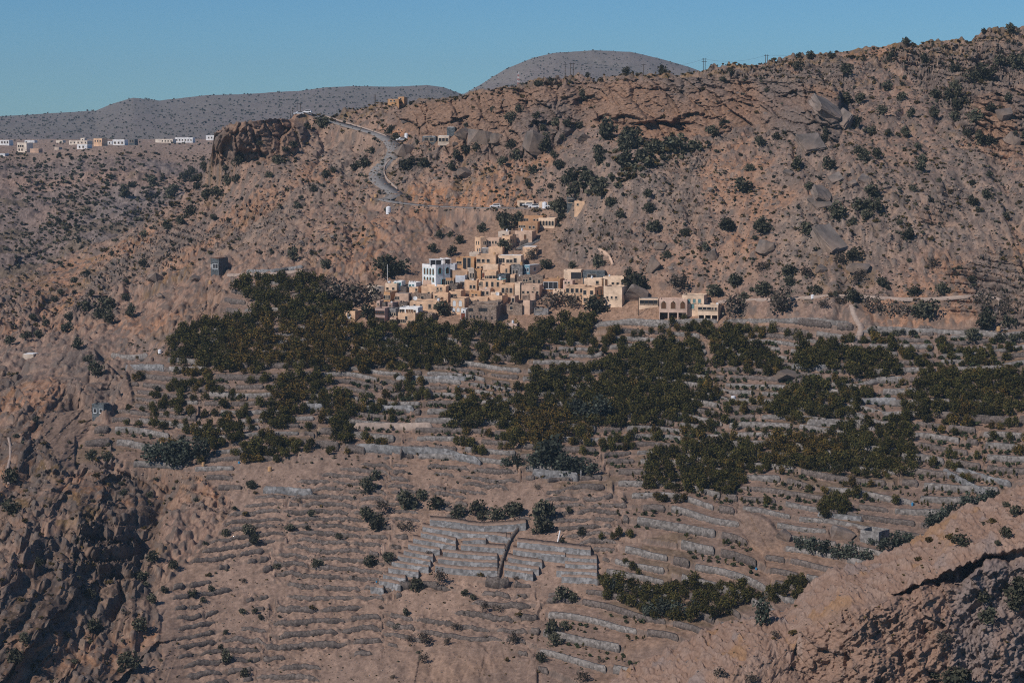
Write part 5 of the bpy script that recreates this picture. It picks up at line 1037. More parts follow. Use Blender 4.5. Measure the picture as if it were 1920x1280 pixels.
for i, (x, y, a, c) in enumerate(br[:980]):
    p = Vector(T_MAIN.P[a, c]); w = rnd.uniform(13, 23) * PXM(p); kd = 'orchardb' if rnd.random() < .35 else 'orchard'; hs = rnd.uniform(.8, 1.25)
    if i < 270: lab = f'{"olive-brown" if kd == "orchardb" else "dark green"} small fruit tree in a row {where(x, y)}'; plant('fruit_tree', kd, p, w, lab, 'tree', lab, hs, trunk=True)
    else: s = w / 2; rest.append((rnd.choice(KIND[kd]), p, (s, s, s * hs), rnd.uniform(0, 6), rnd.uniform(.75, 1.25)))
if rest: merged('fruit_trees_massed', rest)
print('belt', len(br))
rx = np.array([q[0] for q in rows]); ry = np.array([q[1] for q in rows]); ok = np.zeros(len(rows), bool)
for p in BUSHP: ok |= inpoly(rx, ry, p)
rows = [q for q, o in zip(rows, ok) if o and fbm(np.array(q[0] / 40.), np.array(q[1] / 12.), 2, 3) > -0.12]; rnd.shuffle(rows); rest = []
for i, (x, y, a, c) in enumerate(rows):
    p = Vector(T_MAIN.P[a, c]); w = rnd.uniform(8, 15) * PXM(p); kd = rnd.choice(['plant', 'plant', 'plant', 'sapling', 'sapling'])
    if i < 280:
        lab = f'{"low round planted bush" if kd == "plant" else "slim young fruit tree"} in a terrace row {where(x, y)}'; plant('terrace_bush' if kd == 'plant' else 'young_tree', kd, p, w, lab, 'bush' if kd == 'plant' else 'tree', lab, .85)
    else: s = w / 2; rest.append((rnd.choice(KIND[kd]), p, (s, s, s * .85), rnd.uniform(0, 6), rnd.uniform(.8, 1.2)))
if rest: merged('terrace_plants_massed', rest)
print('rows', len(rows))
# ---- ground scrub nobody could count
items = []
tuft = protos(6, n=30, rx=1.0, rz=1.1, base=0.0, q=0.42, lumps=3, cols=OCHB, seed=31); tuftd = protos(5, n=30, rx=1.0, rz=1.2, base=0.0, q=0.42, lumps=3, cols=DARKB, seed=32)
def drop(polys, n, seed, lo, hi, dark, T=None, keep=None):
    r = np.random.RandomState(seed); bx = [min(q[0] for p in polys for q in p), max(q[0] for p in polys for q in p)]; by = [min(q[1] for p in polys for q in p), max(q[1] for p in polys for q in p)]
    c = np.stack([r.uniform(*bx, n), r.uniform(*by, n)], 1); ok = np.zeros(n, bool)
    for p in polys: ok |= inpoly(c[:, 0], c[:, 1], p)
    ok &= fbm(c[:, 0] / 60, c[:, 1] / 45, 3, 1) > r.uniform(-.5, .35, n); ok &= (CLIFF(c[:, 0], c[:, 1]) < .4) | (r.rand(n) < .08)
    for x, y in c[ok]:
        p = (T or terr(x, y)).at(x, y); w = (lo + (hi - lo) * r.rand() ** 2.5) * PXM(p) / 2; items.append(((tuftd if r.rand() < dark else tuft)[r.randint(5)], p, (w, w, w * r.uniform(.6, 1)), r.rand() * 6, r.uniform(.7, 1.3)))
drop(HILLP, 24000, 41, 2.5, 10, .5); drop(LOWP, 900, 42, 3, 8, .4); drop(GORP, 900, 43, 3, 11, .35); drop([[(0,290),(400,285),(400,330),(120,480),(0,520)]], 4200, 44, 2.5, 11, .8); drop([[(395,320),(425,385),(280,450),(140,500),(60,520),(110,478),(250,420)]], 900, 45, 5, 14, .35); drop([[(1060,345),(1130,290),(1200,262),(1300,250),(1335,280),(1230,320),(1120,375)]], 700, 48, 8, 26, .75); drop([[(60,420),(200,330),(330,330),(250,420),(120,470)]], 500, 49, 5, 15, .8)
drop([[(230,640),(640,610),(1920,620),(1920,900),(1500,1000),(1200,950),(560,870),(230,860)]], 4200, 46, 3, 10, .6)
drop([[(1250,1215),(1500,1110),(1700,1030),(1900,920),(1920,1280),(1150,1280)]], 450, 47, 3, 9, .3)
for x in np.arange(585, 1930, 3.0):      # scrub along the skyline
    if rnd.random() < .75:
        y = np.interp(x, [q[0] for q in SKY_MAIN], [q[1] for q in SKY_MAIN]) + rnd.uniform(0, 16); p = T_MAIN.at(x, y); w = rnd.uniform(3, 9) * PXM(p) / 2; items.append((rnd.choice(tuft if rnd.random() < .7 else tuftd), p, (w, w, w * .8), rnd.uniform(0, 6), rnd.uniform(.7, 1.3)))
merged('ground_scrub', items); print('tufts', len(items))
items = []
for T, xs, n, lo, hi in ((T_RANGE, (-60, 900), 2300, 2, 5.5), (T_DOME, (850, 1330), 1300, 2, 4.5), (T_FAR, (-20, 420), 260, 3, 7)):
    for _ in range(n):
        x = rnd.uniform(*xs); c = int((x - T.px0) / T.dpx); c = max(0, min(T.n[1] - 1, c)); i = int(rnd.random() ** (1.0 if T is not T_FAR else 0.9) * (T.n[0] if T is not T_FAR else 70) * .95)
        p = Vector(T.P[i, c]); w = rnd.uniform(lo, hi) * p.y / F / 2; items.append((rnd.choice(tuftd), p, (w, w, w * .9), rnd.uniform(0, 6), rnd.uniform(.7, 1.2)))
merged('distant_scrub', items)

# ---- stones
import bmesh
def rock_mesh(seed, n=16, flat=1.0, detail=True):
    r = random.Random(seed); bm = bmesh.new()
    for _ in range(n):
        v = Vector((r.gauss(0, 1), r.gauss(0, 1), r.gauss(0, 1))).normalized(); v *= r.uniform(.86, 1.0)
        v = Vector(tuple(math.copysign(abs(c) ** 0.65, c) for c in v)); v.z *= flat; bm.verts.new(v)
    g = bmesh.ops.convex_hull(bm, input=bm.verts); bmesh.ops.delete(bm, geom=[e for e in g['geom_interior'] if isinstance(e, bmesh.types.BMVert)], context='VERTS')
    bmesh.ops.triangulate(bm, faces=bm.faces)
    if detail:
        bmesh.ops.subdivide_edges(bm, edges=bm.edges, cuts=3, use_grid_fill=True)
        for v in bm.verts:
            c = v.co; k = fbm(np.array(c.x * 2.2 + seed), np.array(c.y * 2.2 + c.z * 1.7), 3, 2); v.co = c * (1 + 0.05 * float(k)); v.co.z += 0.03 * math.sin(c.z * 14)
    me = bpy.data.meshes.new('boulder'); bm.to_mesh(me); bm.free(); me.materials.append(M_ROCK); return me
ROCKS = [rock_mesh(i, 11 + i) for i in range(7)]
def slab_mesh(seed):
    r = random.Random(seed); n = r.randint(4, 6); mb = MB(); po = []
    for k in range(n):
        a = 6.283 * k / n + r.uniform(-.25, .25); po.append((math.cos(a) * r.uniform(.85, 1.15), math.sin(a) * r.uniform(.8, 1.1)))
    v = [(x * 1.0, y * 1.0, .32 + r.uniform(-.05, .05)) for x, y in po] + [(x * 1.08 + .03, y * 1.08, .18) for x, y in po] + [(x * .92, y * .92, -.4) for x, y in po]
    f = [tuple(range(n))] + [(n * q + (k + 1) % n, n * q + k, n * (q + 1) + k, n * (q + 1) + (k + 1) % n) for q in (0, 1) for k in range(n)] + [tuple(reversed(range(2 * n, 3 * n)))]
    mb.add(v, f, M_ROCK); me = mb.mesh('slab'); bm = bmesh.new(); bm.from_mesh(me); bmesh.ops.triangulate(bm, faces=bm.faces); bmesh.ops.subdivide_edges(bm, edges=bm.edges, cuts=3, use_grid_fill=True)
    for q in bm.verts: q.co += Vector((r.uniform(-1, 1), r.uniform(-1, 1), r.uniform(-1, 1))) * 0.05
    bm.to_mesh(me); bm.free(); return me
SLABS = [slab_mesh(i) for i in range(4)]
BIG = [  # x, y centre, width, height px, tilt (deg), label
 (1540,365,34,34,18,'tilted grey slab standing between two dark bushes'),(1535,380,40,24,12,'flat grey fallen slab in the middle of the slab field'),(1553,447,66,46,28,'largest grey fallen slab with a shadowed right edge'),(1622,336,26,18,5,'square grey block lying on the smooth slope'),(1435,465,40,34,20,'pointed grey boulder low on the slope'),(1516,268,48,40,22,'brown broken block under the leaning cliff slab'),(1478,325,18,14,0,'small grey boulder left of the slabs'),(1568,335,26,20,8,'cracked boulder beside the slab field'),(1598,345,22,16,5,'grey boulder beside the square block'),(1610,502,46,26,10,'broad pale boulder on the stony slope'),(1540,505,24,20,10,'low grey boulder above the footpath'),(1583,525,14,16,0,'small round boulder above the footpath'),
 (1192,553,48,42,4,'great layered boulder wedged beside the cream house'),(1004,268,46,52,8,'split tower-like boulder under the ridge cliffs'),(898,258,52,42,6,'big brown block beside the white hut'),(866,252,32,34,4,'rounded brown boulder touching the white hut'),(757,282,40,34,3,'blocky brown outcrop over the road bend'),(872,326,36,22,14,'grey flat boulder below the ridge huts'),(930,262,30,26,14,'tilted bedded block below the ridge'),(1095,262,26,24,10,'brown boulder left of the cave cliff'),(1550,205,62,44,24,'leaning grey cliff slab with a pale band'),(1580,225,30,40,-16,'brown rock leaning against the cliff slab'),
 (300,482,34,20,12,'brown boulder on the left rubble slope'),(290,522,34,22,20,'long tilted grey boulder on the left rubble slope'),(365,522,24,12,6,'flat grey stone above the orchards'),(302,555,18,10,20,'dark tilted stone on the left slope'),(1335,480,22,30,30,'upright grey rock fin on the slope'),(1226,497,26,38,24,'dark rock fin right of the low garden wall'),(1238,462,28,18,10,'dark flat rock above the rock fin'),(1880,215,40,34,14,'dark broken crag near the right edge'),(1900,260,36,34,10,'lower dark crag near the right edge'),(1480,705,60,22,4,'low brown rock island among the terraces'),(800,735,34,22,6,'ragged pale rock heap among the terraces'),(1470,1005,30,30,14,'pale boulder pile at the terrace corner'),(1580,1000,52,32,10,'striped grey boulder beside the cistern'),(1380,350,12,10,0,'little grey stone beside the dark bush'),(1090,640,6,4,0,'small stone at the orchard edge')]
for i, (x, y, w, h, tl, lab) in enumerate(BIG[:-2]):
    p = T_MAIN.at(x, y + h * 0.3); s = PXM(p); sl = 'slab' in lab or 'block lying' in lab; o = link('boulder', SLABS[i % 4] if sl else ROCKS[i % 7], None, p + Vector((0, 0.1 * w * s, h * s * 0.25)))
    o.scale = (w * s * .52, w * s * .45, h * s * .52); o.rotation_euler = (math.radians(40 + rnd.uniform(-8, 8)) if sl else math.radians(rnd.uniform(-10, 10)), math.radians(tl), rnd.uniform(-.5, .5)); tag(o, lab, 'boulder', 'boulders on the hillside')
    if sl: o.scale = (w * s * .62, h * s * .75, h * s * .62)
for i, (x, y) in enumerate(scatter(HILLP, 42, 30, 4000, 51)[:245]):
    p = terr(x, y).at(x, y); s = PXM(p); w = 4.5 + 9 * rnd.random() ** 2; o = link('boulder', ROCKS[i % 7], None, p); o.scale = (w * s * .5, w * s * .5, w * s * .36); o.rotation_euler = (rnd.uniform(-.4, .4), rnd.uniform(-.4, .4), rnd.uniform(0, 6))
    lab = f'{"small" if w < 8 else "middling"} grey angular boulder {hwhere(x, y)}'; tag(o, lab, 'boulder', lab)
tm = []
for i in range(6):
    me = rock_mesh(100 + i, 10, .7, False); V = np.empty(len(me.vertices) * 3, np.float32); me.vertices.foreach_get('co', V); Fq = np.array([list(p.vertices) for p in me.polygons]); bpy.data.meshes.remove(me); tm.append((V.reshape(-1, 3), Fq))
M_RUB = mat('rubble', (1, 1, 1), 0.95, attr=True, noise=0.15, nscale=1.5)
items = []
def stones(polys, n, seed, lo, hi):
    r = np.random.RandomState(seed); bx = [min(q[0] for p in polys for q in p), max(q[0] for p in polys for q in p)]; by = [min(q[1] for p in polys for q in p), max(q[1] for p in polys for q in p)]
    c = np.stack([r.uniform(*bx, n), r.uniform(*by, n)], 1); ok = np.zeros(n, bool)
    for p in polys: ok |= inpoly(c[:, 0], c[:, 1], p)
    ok &= fbm(c[:, 0] / 50, c[:, 1] / 35, 3, 4) > r.uniform(-.6, .3, n); ok &= CLIFF(c[:, 0], c[:, 1]) < .4; cols = [(0.14, 0.122, 0.115), (0.19, 0.15, 0.13), (0.30, 0.225, 0.18), (0.12, 0.108, 0.105), (0.25, 0.16, 0.115)]
    for x, y in c[ok]:
        p = terr(x, y).at(x, y); w = (lo + (hi - lo) * r.rand() ** 3) * PXM(p) / 2; V, Fq = tm[r.randint(6)]; C = np.repeat(np.array([cols[r.randint(5)]]), len(V), 0)
        items.append(((V, Fq, C), p, (w, w * r.uniform(.7, 1.2), w * r.uniform(.5, .9)), r.rand() * 6, r.uniform(.8, 1.2)))
stones(HILLP, 46000, 61, 2, 8); stones(LOWP, 5000, 62, 2, 5); stones(GORP, 1500, 63, 2, 7); stones([[(230,640),(1920,620),(1920,900),(1500,1000),(1200,950),(560,870),(230,860)]], 3000, 64, 2, 5); stones([[(1150,1280),(1500,1110),(1700,1030),(1900,920),(1920,1030),(1600,1120),(1480,1240)]], 5200, 65, 1.5, 6.5)
merged('rubble', items, m=M_RUB); print('stones', len(items))
# ================================================================== SMALL THINGS
def W3(pts, n, T=T_MAIN, lift=0.0):
    q = smooth_line(pts, n); P = np.array([T.at(x, y) for x, y in q]); k = np.ones(7) / 7
    for j in range(3): P[:, j] = np.convolve(np.pad(P[:, j], 3, mode='edge'), k, 'valid')
    P[:, 2] += lift; return P
def line_wall(name, label, pts, h, th, m, group='long walls', n=None, jag=0.12, T=T_MAIN):
    n = n or max(6, int(sum(math.hypot(b[0] - a[0], b[1] - a[1]) for a, b in zip(pts[:-1], pts[1:])) / 4)); P = W3(pts, n, T)
    t = np.gradient(P, axis=0); t[:, 2] = 0; t /= np.linalg.norm(t, axis=1)[:, None] + 1e-9; nn = np.stack([-t[:, 1], t[:, 0], 0 * t[:, 0]], 1)
    a = P + nn * th / 2; b = P - nn * th / 2; z0 = P[:, 2] - 1.5; h *= 0.72; tt = np.linspace(0, 1, n); z1 = P[:, 2] + h * np.clip(np.minimum(tt, 1 - tt) * 12 + .4, 0, 1) + jag * (2 * np.random.RandomState(len(label)).rand(n) - 1)
    V = np.concatenate([np.c_[a[:, :2], z0], np.c_[a[:, :2], z1], np.c_[b[:, :2], z1], np.c_[b[:, :2], z0]]); i = np.arange(n - 1)
    Fq = [np.stack([i + q * n, i + 1 + q * n, i + 1 + ((q + 1) % 4) * n, i + ((q + 1) % 4) * n], 1) for q in range(4)] + [np.array([[0, n, 2 * n, 3 * n], [n - 1, 4 * n - 1, 3 * n - 1, 2 * n - 1]])]
    c = V.mean(0); return tag(link(name, np_mesh(name, V - c, np.concatenate(Fq), [m]), None, c), label, 'wall', group, 'thing')
for lab, pts, h, m in (
 ('long grey masonry wall running under the pink arched house', [(1112,614),(1180,607),(1240,609),(1292,606),(1350,606)], 2.2, M_GREYWALL),
 ('long grey wall along the top of the right terraces', [(1352,606),(1440,605),(1520,605),(1600,611)], 1.8, M_GREYWALL),
 ('long grey wall at the slope foot continuing to the right edge', [(1622,619),(1700,622),(1800,628),(1925,635)], 2.0, M_GREYWALL),
 ('curved smooth grey wall above the bare slope', [(660,846),(720,850),(780,851),(830,856),(870,866),(905,872)], 3.4, M_BLUEWALL),
 ('pale grey corner wall beneath the big olive cluster', [(995,892),(1040,897),(1088,903)], 3.4, M_BLUEWALL),
 ('short grey wall running uphill from the olive corner wall', [(1088,903),(1091,893),(1090,884)], 3.0, M_BLUEWALL),
 ('broad grey wall under the knoll left of the orchards', [(232,695),(270,693),(312,697)], 3.0, M_BLUEWALL),
 ('grey wall below the knoll beside the orchard corner', [(312,697),(350,700),(392,699)], 2.6, M_GREYWALL),
 ('curved grey wall on the knoll with the white tank', [(205,668),(240,676),(280,668)], 2.0, M_GREYWALL),
 ('stepped grey wall below the repaired terrace plots at the left', [(490,925),(530,925),(590,932)], 3.2, M_BLUEWALL),
 ('grey terrace wall beside the sloping grove', [(560,765),(585,770),(610,772)], 3.0, M_BLUEWALL),
 ('wide pale wall in the middle of the terraces', [(660,806),(740,806),(815,808)], 3.4, M_PATH),
 ('blue-grey wall above the wide pale wall', [(655,770),(720,773),(780,772)], 2.6, M_BLUEWALL),
 ('grey wall across the young plantation in the centre', [(740,712),(810,718),(880,714)], 2.4, M_BLUEWALL),
 ('grey wall right of the young plantation', [(900,760),(950,770),(1000,785)], 2.2, M_GREYWALL),
 ('pale grey wall under the central grove', [(1060,748),(1100,745),(1135,748)], 2.4, M_BLUEWALL),
 ('pale wall at the right end of the pale garden plots', [(1480,692),(1520,694),(1555,696)], 2.4, M_BLUEWALL),
 ('grey wall above the right grove', [(1590,757),(1640,758),(1685,760)], 2.8, M_BLUEWALL),
 ('long grey wall right of the lower orchard', [(1510,798),(1580,800),(1632,804)], 3.0, M_GREYWALL),
 ('curving blue-grey wall near the right edge', [(1765,888),(1800,905),(1830,925),(1870,933)], 2.6, M_BLUEWALL),
 ('upper curving blue-grey wall near the right edge', [(1790,885),(1840,900),(1900,915)], 2.2, M_BLUEWALL),
 ('low grey wall above the cistern olives', [(1530,968),(1570,972),(1620,978)], 2.0, M_BLUEWALL),
 ('ochre garden wall climbing the slope right of the village', [(1117,467),(1130,472),(1142,482),(1149,490),(1150,500)], 1.3, MATS['plaster_tan']),
 ('dark stair-like fence wall dividing the grey terraces', [(988,978),(970,995),(955,1015),(945,1045),(937,1070),(934,1088)], 1.5, MATS['plaster_darkstone']),
 ('grey wall along the track to the lookout house', [(460,512),(500,511),(540,508),(572,502)], 1.4, M_BLUEWALL),
 ('stone wall beside the ramp road in the village', [(970,463),(985,458),(1003,450)], 2.4, MATS['plaster_darkstone'])):
    line_wall('masonry_wall', lab, pts, h, 0.6, m)
line_wall('guard_wall', 'white low guard wall on the inner side of the road bend', [(738,296),(724,306),(718,318),(720,334),(734,347),(748,357)], .9, .5, M_PATH, 'road guard walls', jag=.05)
line_wall('guard_wall', 'low pale guard wall along the upper straight of the ridge road', [(606,217),(640,229),(690,243),(728,258)], .8, .5, M_PATH, 'road guard walls', jag=.05)
for nm, pts, hw in (('footpath', [(1340,566),(1400,560),(1470,562),(1560,552),(1640,557),(1700,561),(1760,559),(1830,553),(1882,557),(1892,566),(1862,590),(1838,604)], 1.1), ('steep_path', [(1598,572),(1603,592),(1616,612),(1612,632),(1594,652)], 1.1), ('ramp_road', [(968,470),(980,463),(996,454),(1006,448)], 2.4), ('lookout_track', [(575,506),(540,512),(500,515),(430,516)], 1.6), ('gully_path', [(16,820),(22,850),(14,880),(16,910)], 0.45)):
    tag(ribbon(nm, W3(pts, 70), hw, M_PATH if nm != 'ramp_road' else M_ASPHALT, 0.25, 1.0), kind='structure')
# ---- the block of repaired grey terraces: each a leaning wall with its soil bed
M_BED = mat('bed_soil', (0.265, 0.19, 0.148), 1.0, noise=0.3, nscale=0.8)
GZ = [[(485,372),(640,385),(760,410),(900,405),(1040,390)],[(445,410),(560,430),(700,450),(830,455),(930,470)],[(435,445),(540,465),(650,492)],[(390,475),(520,500),(650,522)],[(365,510),(450,525),(560,545)],[(340,545),(430,565),(520,580)],[(305,575),(400,590),(505,610)],[(275,605),(380,625),(495,640)],[(255,640),(350,655),(440,667)],[(225,680),(300,695),(370,707)],[(200,710),(280,725),(340,737)],[(155,745),(245,756)],
 [(670,490),(740,487),(815,485)],[(825,462),(890,468),(955,472)],[(660,515),(790,525),(920,535)],[(560,550),(700,568),(880,578)],[(530,590),(700,608),(880,613)],[(515,630),(690,652),(880,658)],
 [(975,495),(1200,520),(1400,545)],[(950,540),(1100,558),(1260,572)],[(1090,565),(1300,588),(1435,592)],[(920,580),(1010,600),(1130,612)],[(900,620),(1000,637),(1110,652)],[(1240,618),(1340,624),(1435,627)],[(900,653),(1080,680)],[(1190,658),(1320,662),(1435,668)],[(1220,692),(1330,697),(1440,702)]]
for j, l in enumerate(GZ):
    top = [(640 + x / 2.977, 850 + y / 2.977) for x, y in l]; r = random.Random(j); n = max(8, int((top[-1][0] - top[0][0]) / 3)); hp = 11.5 if j not in (0, 18) else 13.5
    P = W3([(x, y + hp) for x, y in top], n); h = hp * PXM(Vector(P[0])) * 1.0; up = P.copy(); up[:, 2] = 0; up /= np.linalg.norm(up, axis=1)[:, None]
    zt = P[:, 2] + h + np.array([r.uniform(-.07, .07) for _ in range(n)]); A = P.copy(); A[:, 2] -= 1.2; B_ = P + up * .45; B_[:, 2] = zt; C_ = B_ + up * .45; D_ = C_.copy(); D_[:, 2] = P[:, 2] - 1.2
    c = P.mean(0); o = empty('grey_terrace', c); sec = 'left fan' if j < 12 else ('middle block' if j < 18 else 'right block'); lab = f'smooth blue-grey terrace wall in the {sec} of the repaired grey terraces'
    tag(o, lab, 'terrace', f'grey terraces of the {sec}', 'thing'); i = np.arange(n - 1)
    def strip(rows): m = len(rows); return np.concatenate(rows), np.concatenate([np.stack([i + q * n, i + 1 + q * n, i + 1 + (q + 1) * n, i + (q + 1) * n], 1) for q in range(m - 1)])
    V, Fq = strip([A, B_, C_, D_]); Fq = np.concatenate([Fq, [[0, n, 2 * n, 3 * n], [n - 1, 4 * n - 1, 3 * n - 1, 2 * n - 1]]]); link('retaining_wall', np_mesh('retaining_wall', V - c, Fq, [M_BLUEWALL]), o)
    E = C_.copy(); E[:, 2] -= .12; G_ = C_ + up * 5.5; G_[:, 2] = E[:, 2] + .45; K = G_.copy(); K[:, 2] -= 3; L_ = C_.copy(); L_[:, 2] = P[:, 2] - 1.2
    V, Fq = strip([L_, E, G_, K]); Fq = np.concatenate([Fq, [[0, n, 2 * n, 3 * n], [n - 1, 4 * n - 1, 3 * n - 1, 2 * n - 1]]]); link('soil_bed', np_mesh('soil_bed', V - c, Fq, [M_BED]), o)
# ---- tanks
def tank(p, w, h, m, label, group='water tanks', legs=0.0):
    o = empty('water_tank', p); tag(o, label, 'water tank', group); b = MB(); n = 16; r = w / 2
    b.cyl((0, 0, legs), r, h, m, n)
    for k in range(1, 4): b.cyl((0, 0, legs + h * k / 4 - .04), r * 1.03, .08, m, n)
    b.obj('tank_body', o); l = MB(); l.cyl((0, 0, legs + h), r * .98, h * .10, m, n, r * .45); l.cyl((0, 0, legs + h * 1.10), r * .25, h * .05, m, 10); l.obj('lid', o)
    if legs:
        for sx in (-1, 1):
            for sy in (-1, 1): q = MB(); q.box(sx * r * .6 - .05, sx * r * .6 + .05, sy * r * .6 - .05, sy * r * .6 + .05, 0, legs, M_STEEL); q.obj('leg', o)
    return o
for x, y, w, h, m, lab in ((729,402,9.5,13,M_TANKW,'big white water tank alone on the soil slope under the road'),(762,260,7,9,M_TANKW,'white water tank beside the dark hut at the road bend'),(1022,391,9,11,M_TANKW,'white water tank in front of the parked cars'),(300,664,7,7,M_TANKW,'white water tank on the knoll left of the orchards'),(1523,560,7,7,M_TANKW,'white water tank on the flat by the footpath'),(697,379,5,5,M_TANKT,'tan tank beside the road bend bushes'),(704,371,6,6,M_TANKT,'tan tank at the road junction'),(394,534,6,6,M_TANKT,'tan tank below the lookout house'),(1872,622,8,8,M_TANKT,'tan tank near the right edge of the terraces'),(303,833,7,7,M_TANKT,'tan tank at the dark olive cluster'),(382,874,6,7,M_TANKT,'tan tank right of the dark olive cluster'),(506,883,8,8,M_TANKT,'tan tank above the small planted plots'),(317,733,4,4,M_TANKT,'tiny tan barrel on the bare treads'),(835,266,6,6,M_TANKT,'tan tank below the white hut under the cliffs'),(859,732,4,6,M_BLUE,'blue barrel at the edge of the ochre bushes'),(1375,752,9,6,M_TANKW,'stubby white tank lying among the right terraces'),(1418,1068,4,4,M_BLUE,'blue barrel on the right terraces above the spur'),(1711,948,4,6,M_BLUE,'blue barrel among the bushes at the far right'),(449,869,4,4,M_BLUE,'blue barrel below the dark round grove'),(706,1093,3,3,M_BLUE,'small blue barrel at the foot of the grey terraces')):
    p = T_MAIN.at(x, y); s = PXM(p); tank(p, w * s, h * s, m, lab)
for key, u, v, w, h, m, lab in (('h23',.80,.5,4.6,5,M_TANKW,'white roof tank on the long balcony house'),('h45',.86,.3,5.2,5,M_TANKT,'tan tank on the grey concrete-block house roof'),('h41b',.82,.5,3.6,4,M_TANKT,'tan-pink roof tank on the cream wall house'),('h41',.86,.5,4,4.5,M_TANKT,'tan roof tank on the largest ochre house'),('h61u',.2,.5,3,3,M_TANKW,'small white roof tank on the cream upper storey'),('h50',.75,.4,3.4,4,M_TANKW,'round white tank on the low grey-tan house'),('h51',.3,.4,3.6,4,M_TANKW,'white tank on the tan house at the ramp head'),('h17',.85,.3,4.5,4.5,M_TANKW,'white square-looking tank on the dish house'),('h35',.75,.6,3.6,4.2,M_TANKT,'cream-tan tank on the brown-framed house'),('h3',.15,.5,5,3,M_TANKW,'white tank on the flagpole house'),('h21',.55,.4,4,5,M_TANKW,'white tank on the pale cistern among the trees'),('h62',.4,.4,4,4,M_TANKW,'white tank on the cream one-window house'),('h25',.2,.5,3.4,3.6,M_TANKT,'tan tank on the three-window ochre house')):
    hh = HS[key]; p = roof_point(hh, u, v); s = PXM(p); tank(p, w * s, h * s, m, lab, 'tanks on roofs', 0.4)
# ---- satellite dishes
def dish(p, d, label):
    o = empty('satellite_dish', p, math.radians(rnd.uniform(-25, 25))); tag(o, label, 'satellite dish', 'satellite dishes on roofs'); st = MB(); st.cyl((0, 0, 0), .05, d * .5, M_STEEL, 8); st.obj('stand', o)
    b = MB(); n, R_ = 18, d / 2; v = [(0, .12 * d, 0)]
    for q in (1, 2, 3):
        for k in range(n): a = 6.283 * k / n; rr = R_ * q / 3; v.append((rr * math.cos(a), .12 * d * (1 - (q / 3) ** 2), rr * math.sin(a)))
    f = [(0, 1 + k, 1 + (k + 1) % n) for k in range(n)] + [(1 + q * n + k, 1 + (q + 1) * n + k, 1 + (q + 1) * n + (k + 1) % n, 1 + q * n + (k + 1) % n) for q in (0, 1) for k in range(n)]
    b.add(v, f, M_DISH); bo = b.obj('bowl', o, (0, 0, d * .75)); bo.rotation_euler = (math.radians(-28), 0, 0)
    a = MB(); a.cyl((0, -.45 * d, 0), .03, .5 * d, M_STEEL, 6, axis='y'); a.obj('feed_arm', bo); return o
for key, u, v, d, lab in (('h17',.12,.3,8.2,'largest white satellite dish standing on the long ochre house'),('h27',.55,.2,7.2,'large white dish on the low four-window house'),('h24',.5,.4,3.4,'small white dish on the low tan house'),('h10',.6,.2,3.2,'little white dish on the two-window ochre house'),('h15',.4,.3,3.6,'white dish on the small mauve upper block'),('h13u',.4,.2,4.4,'white dish over the whitewashed balcony storey'),('h6',.25,.3,3,'little white dish on the low orange-ochre house'),('h34',.08,.3,3,'little white dish on the long brown stone house'),('h43',.6,.2,3.6,'white dish on the seven-window house'),('h41b',.25,.2,3.8,'white dish on the blank cream wall house'),('ver',.85,.5,4.5,'tilted white dish on the column house')):
    hh = HS[key]; p = roof_point(hh, u, v); dish(p, d * PXM(p), lab)
# ---- cars
def car(p, rz, m, label):
    o = empty('parked_car', p, rz); tag(o, label, 'car', 'cars on the roads'); b = MB(); L, Wd = 4.7, 1.85
    pr = [(-2.35,.45),(-2.32,.95),(-1.5,1.08),(2.2,1.1),(2.35,.95),(2.35,.45)]; b.prism(pr, -Wd / 2, Wd / 2, m); b.obj('body', o)
    c = MB(); c.prism([(-1.2,1.08),(-.55,1.72),(1.9,1.75),(2.15,1.1)], -Wd / 2 + .1, Wd / 2 - .1, m); c.obj('cabin', o)
    g = MB()
    for y in (-Wd / 2 + .085, Wd / 2 - .115): g.prism([(-.98,1.13),(-.5,1.62),(1.78,1.65),(1.98,1.15)], y, y + .03, M_PANE)
    g.obj('side_window', o)
    for x in (-1.45, 1.45):
        for y in (-Wd / 2 - .02, Wd / 2 - .2): w = MB(); w.cyl((x, y, .36), .36, .22, M_TYRE, 14, axis='y'); w.obj('wheel', o)
    return o
def road_at(px):
    sx, sy = proj(ROADW[:, 0], ROADW[:, 1], ROADW[:, 2]); i = int(np.argmin(np.abs(sx - px) + (sy < 370) * 1e4)); return Vector(ROADW[i]) + Vector((0, 0, .13))
car(road_at(927), 0.05, M_CARW, 'white off-road car driving alone on the middle road')
for x, y, m, rz, lab in ((990,389,M_CARW,.1,'white car parked left of the others by the cream garage'),(1001,391,M_CARW,.05,'white car parked in the middle of the row by the garage'),(1011,389,M_CARD,.2,'dark car parked behind the white water tank'),(1031,391,M_CARW,0,'white car parked right of the white water tank'),(560,217,M_CARW,.3,'white car at the top of the ridge road'),(576,214,M_CARW,-.2,'second white car at the top of the ridge road near the hilltop'),(752,266,M_CARW,.4,'white car beside the tank at the road bend')):
    p = T_MAIN.at(x, y); car(p + Vector((0, -1.5, .25)), rz, m, lab)
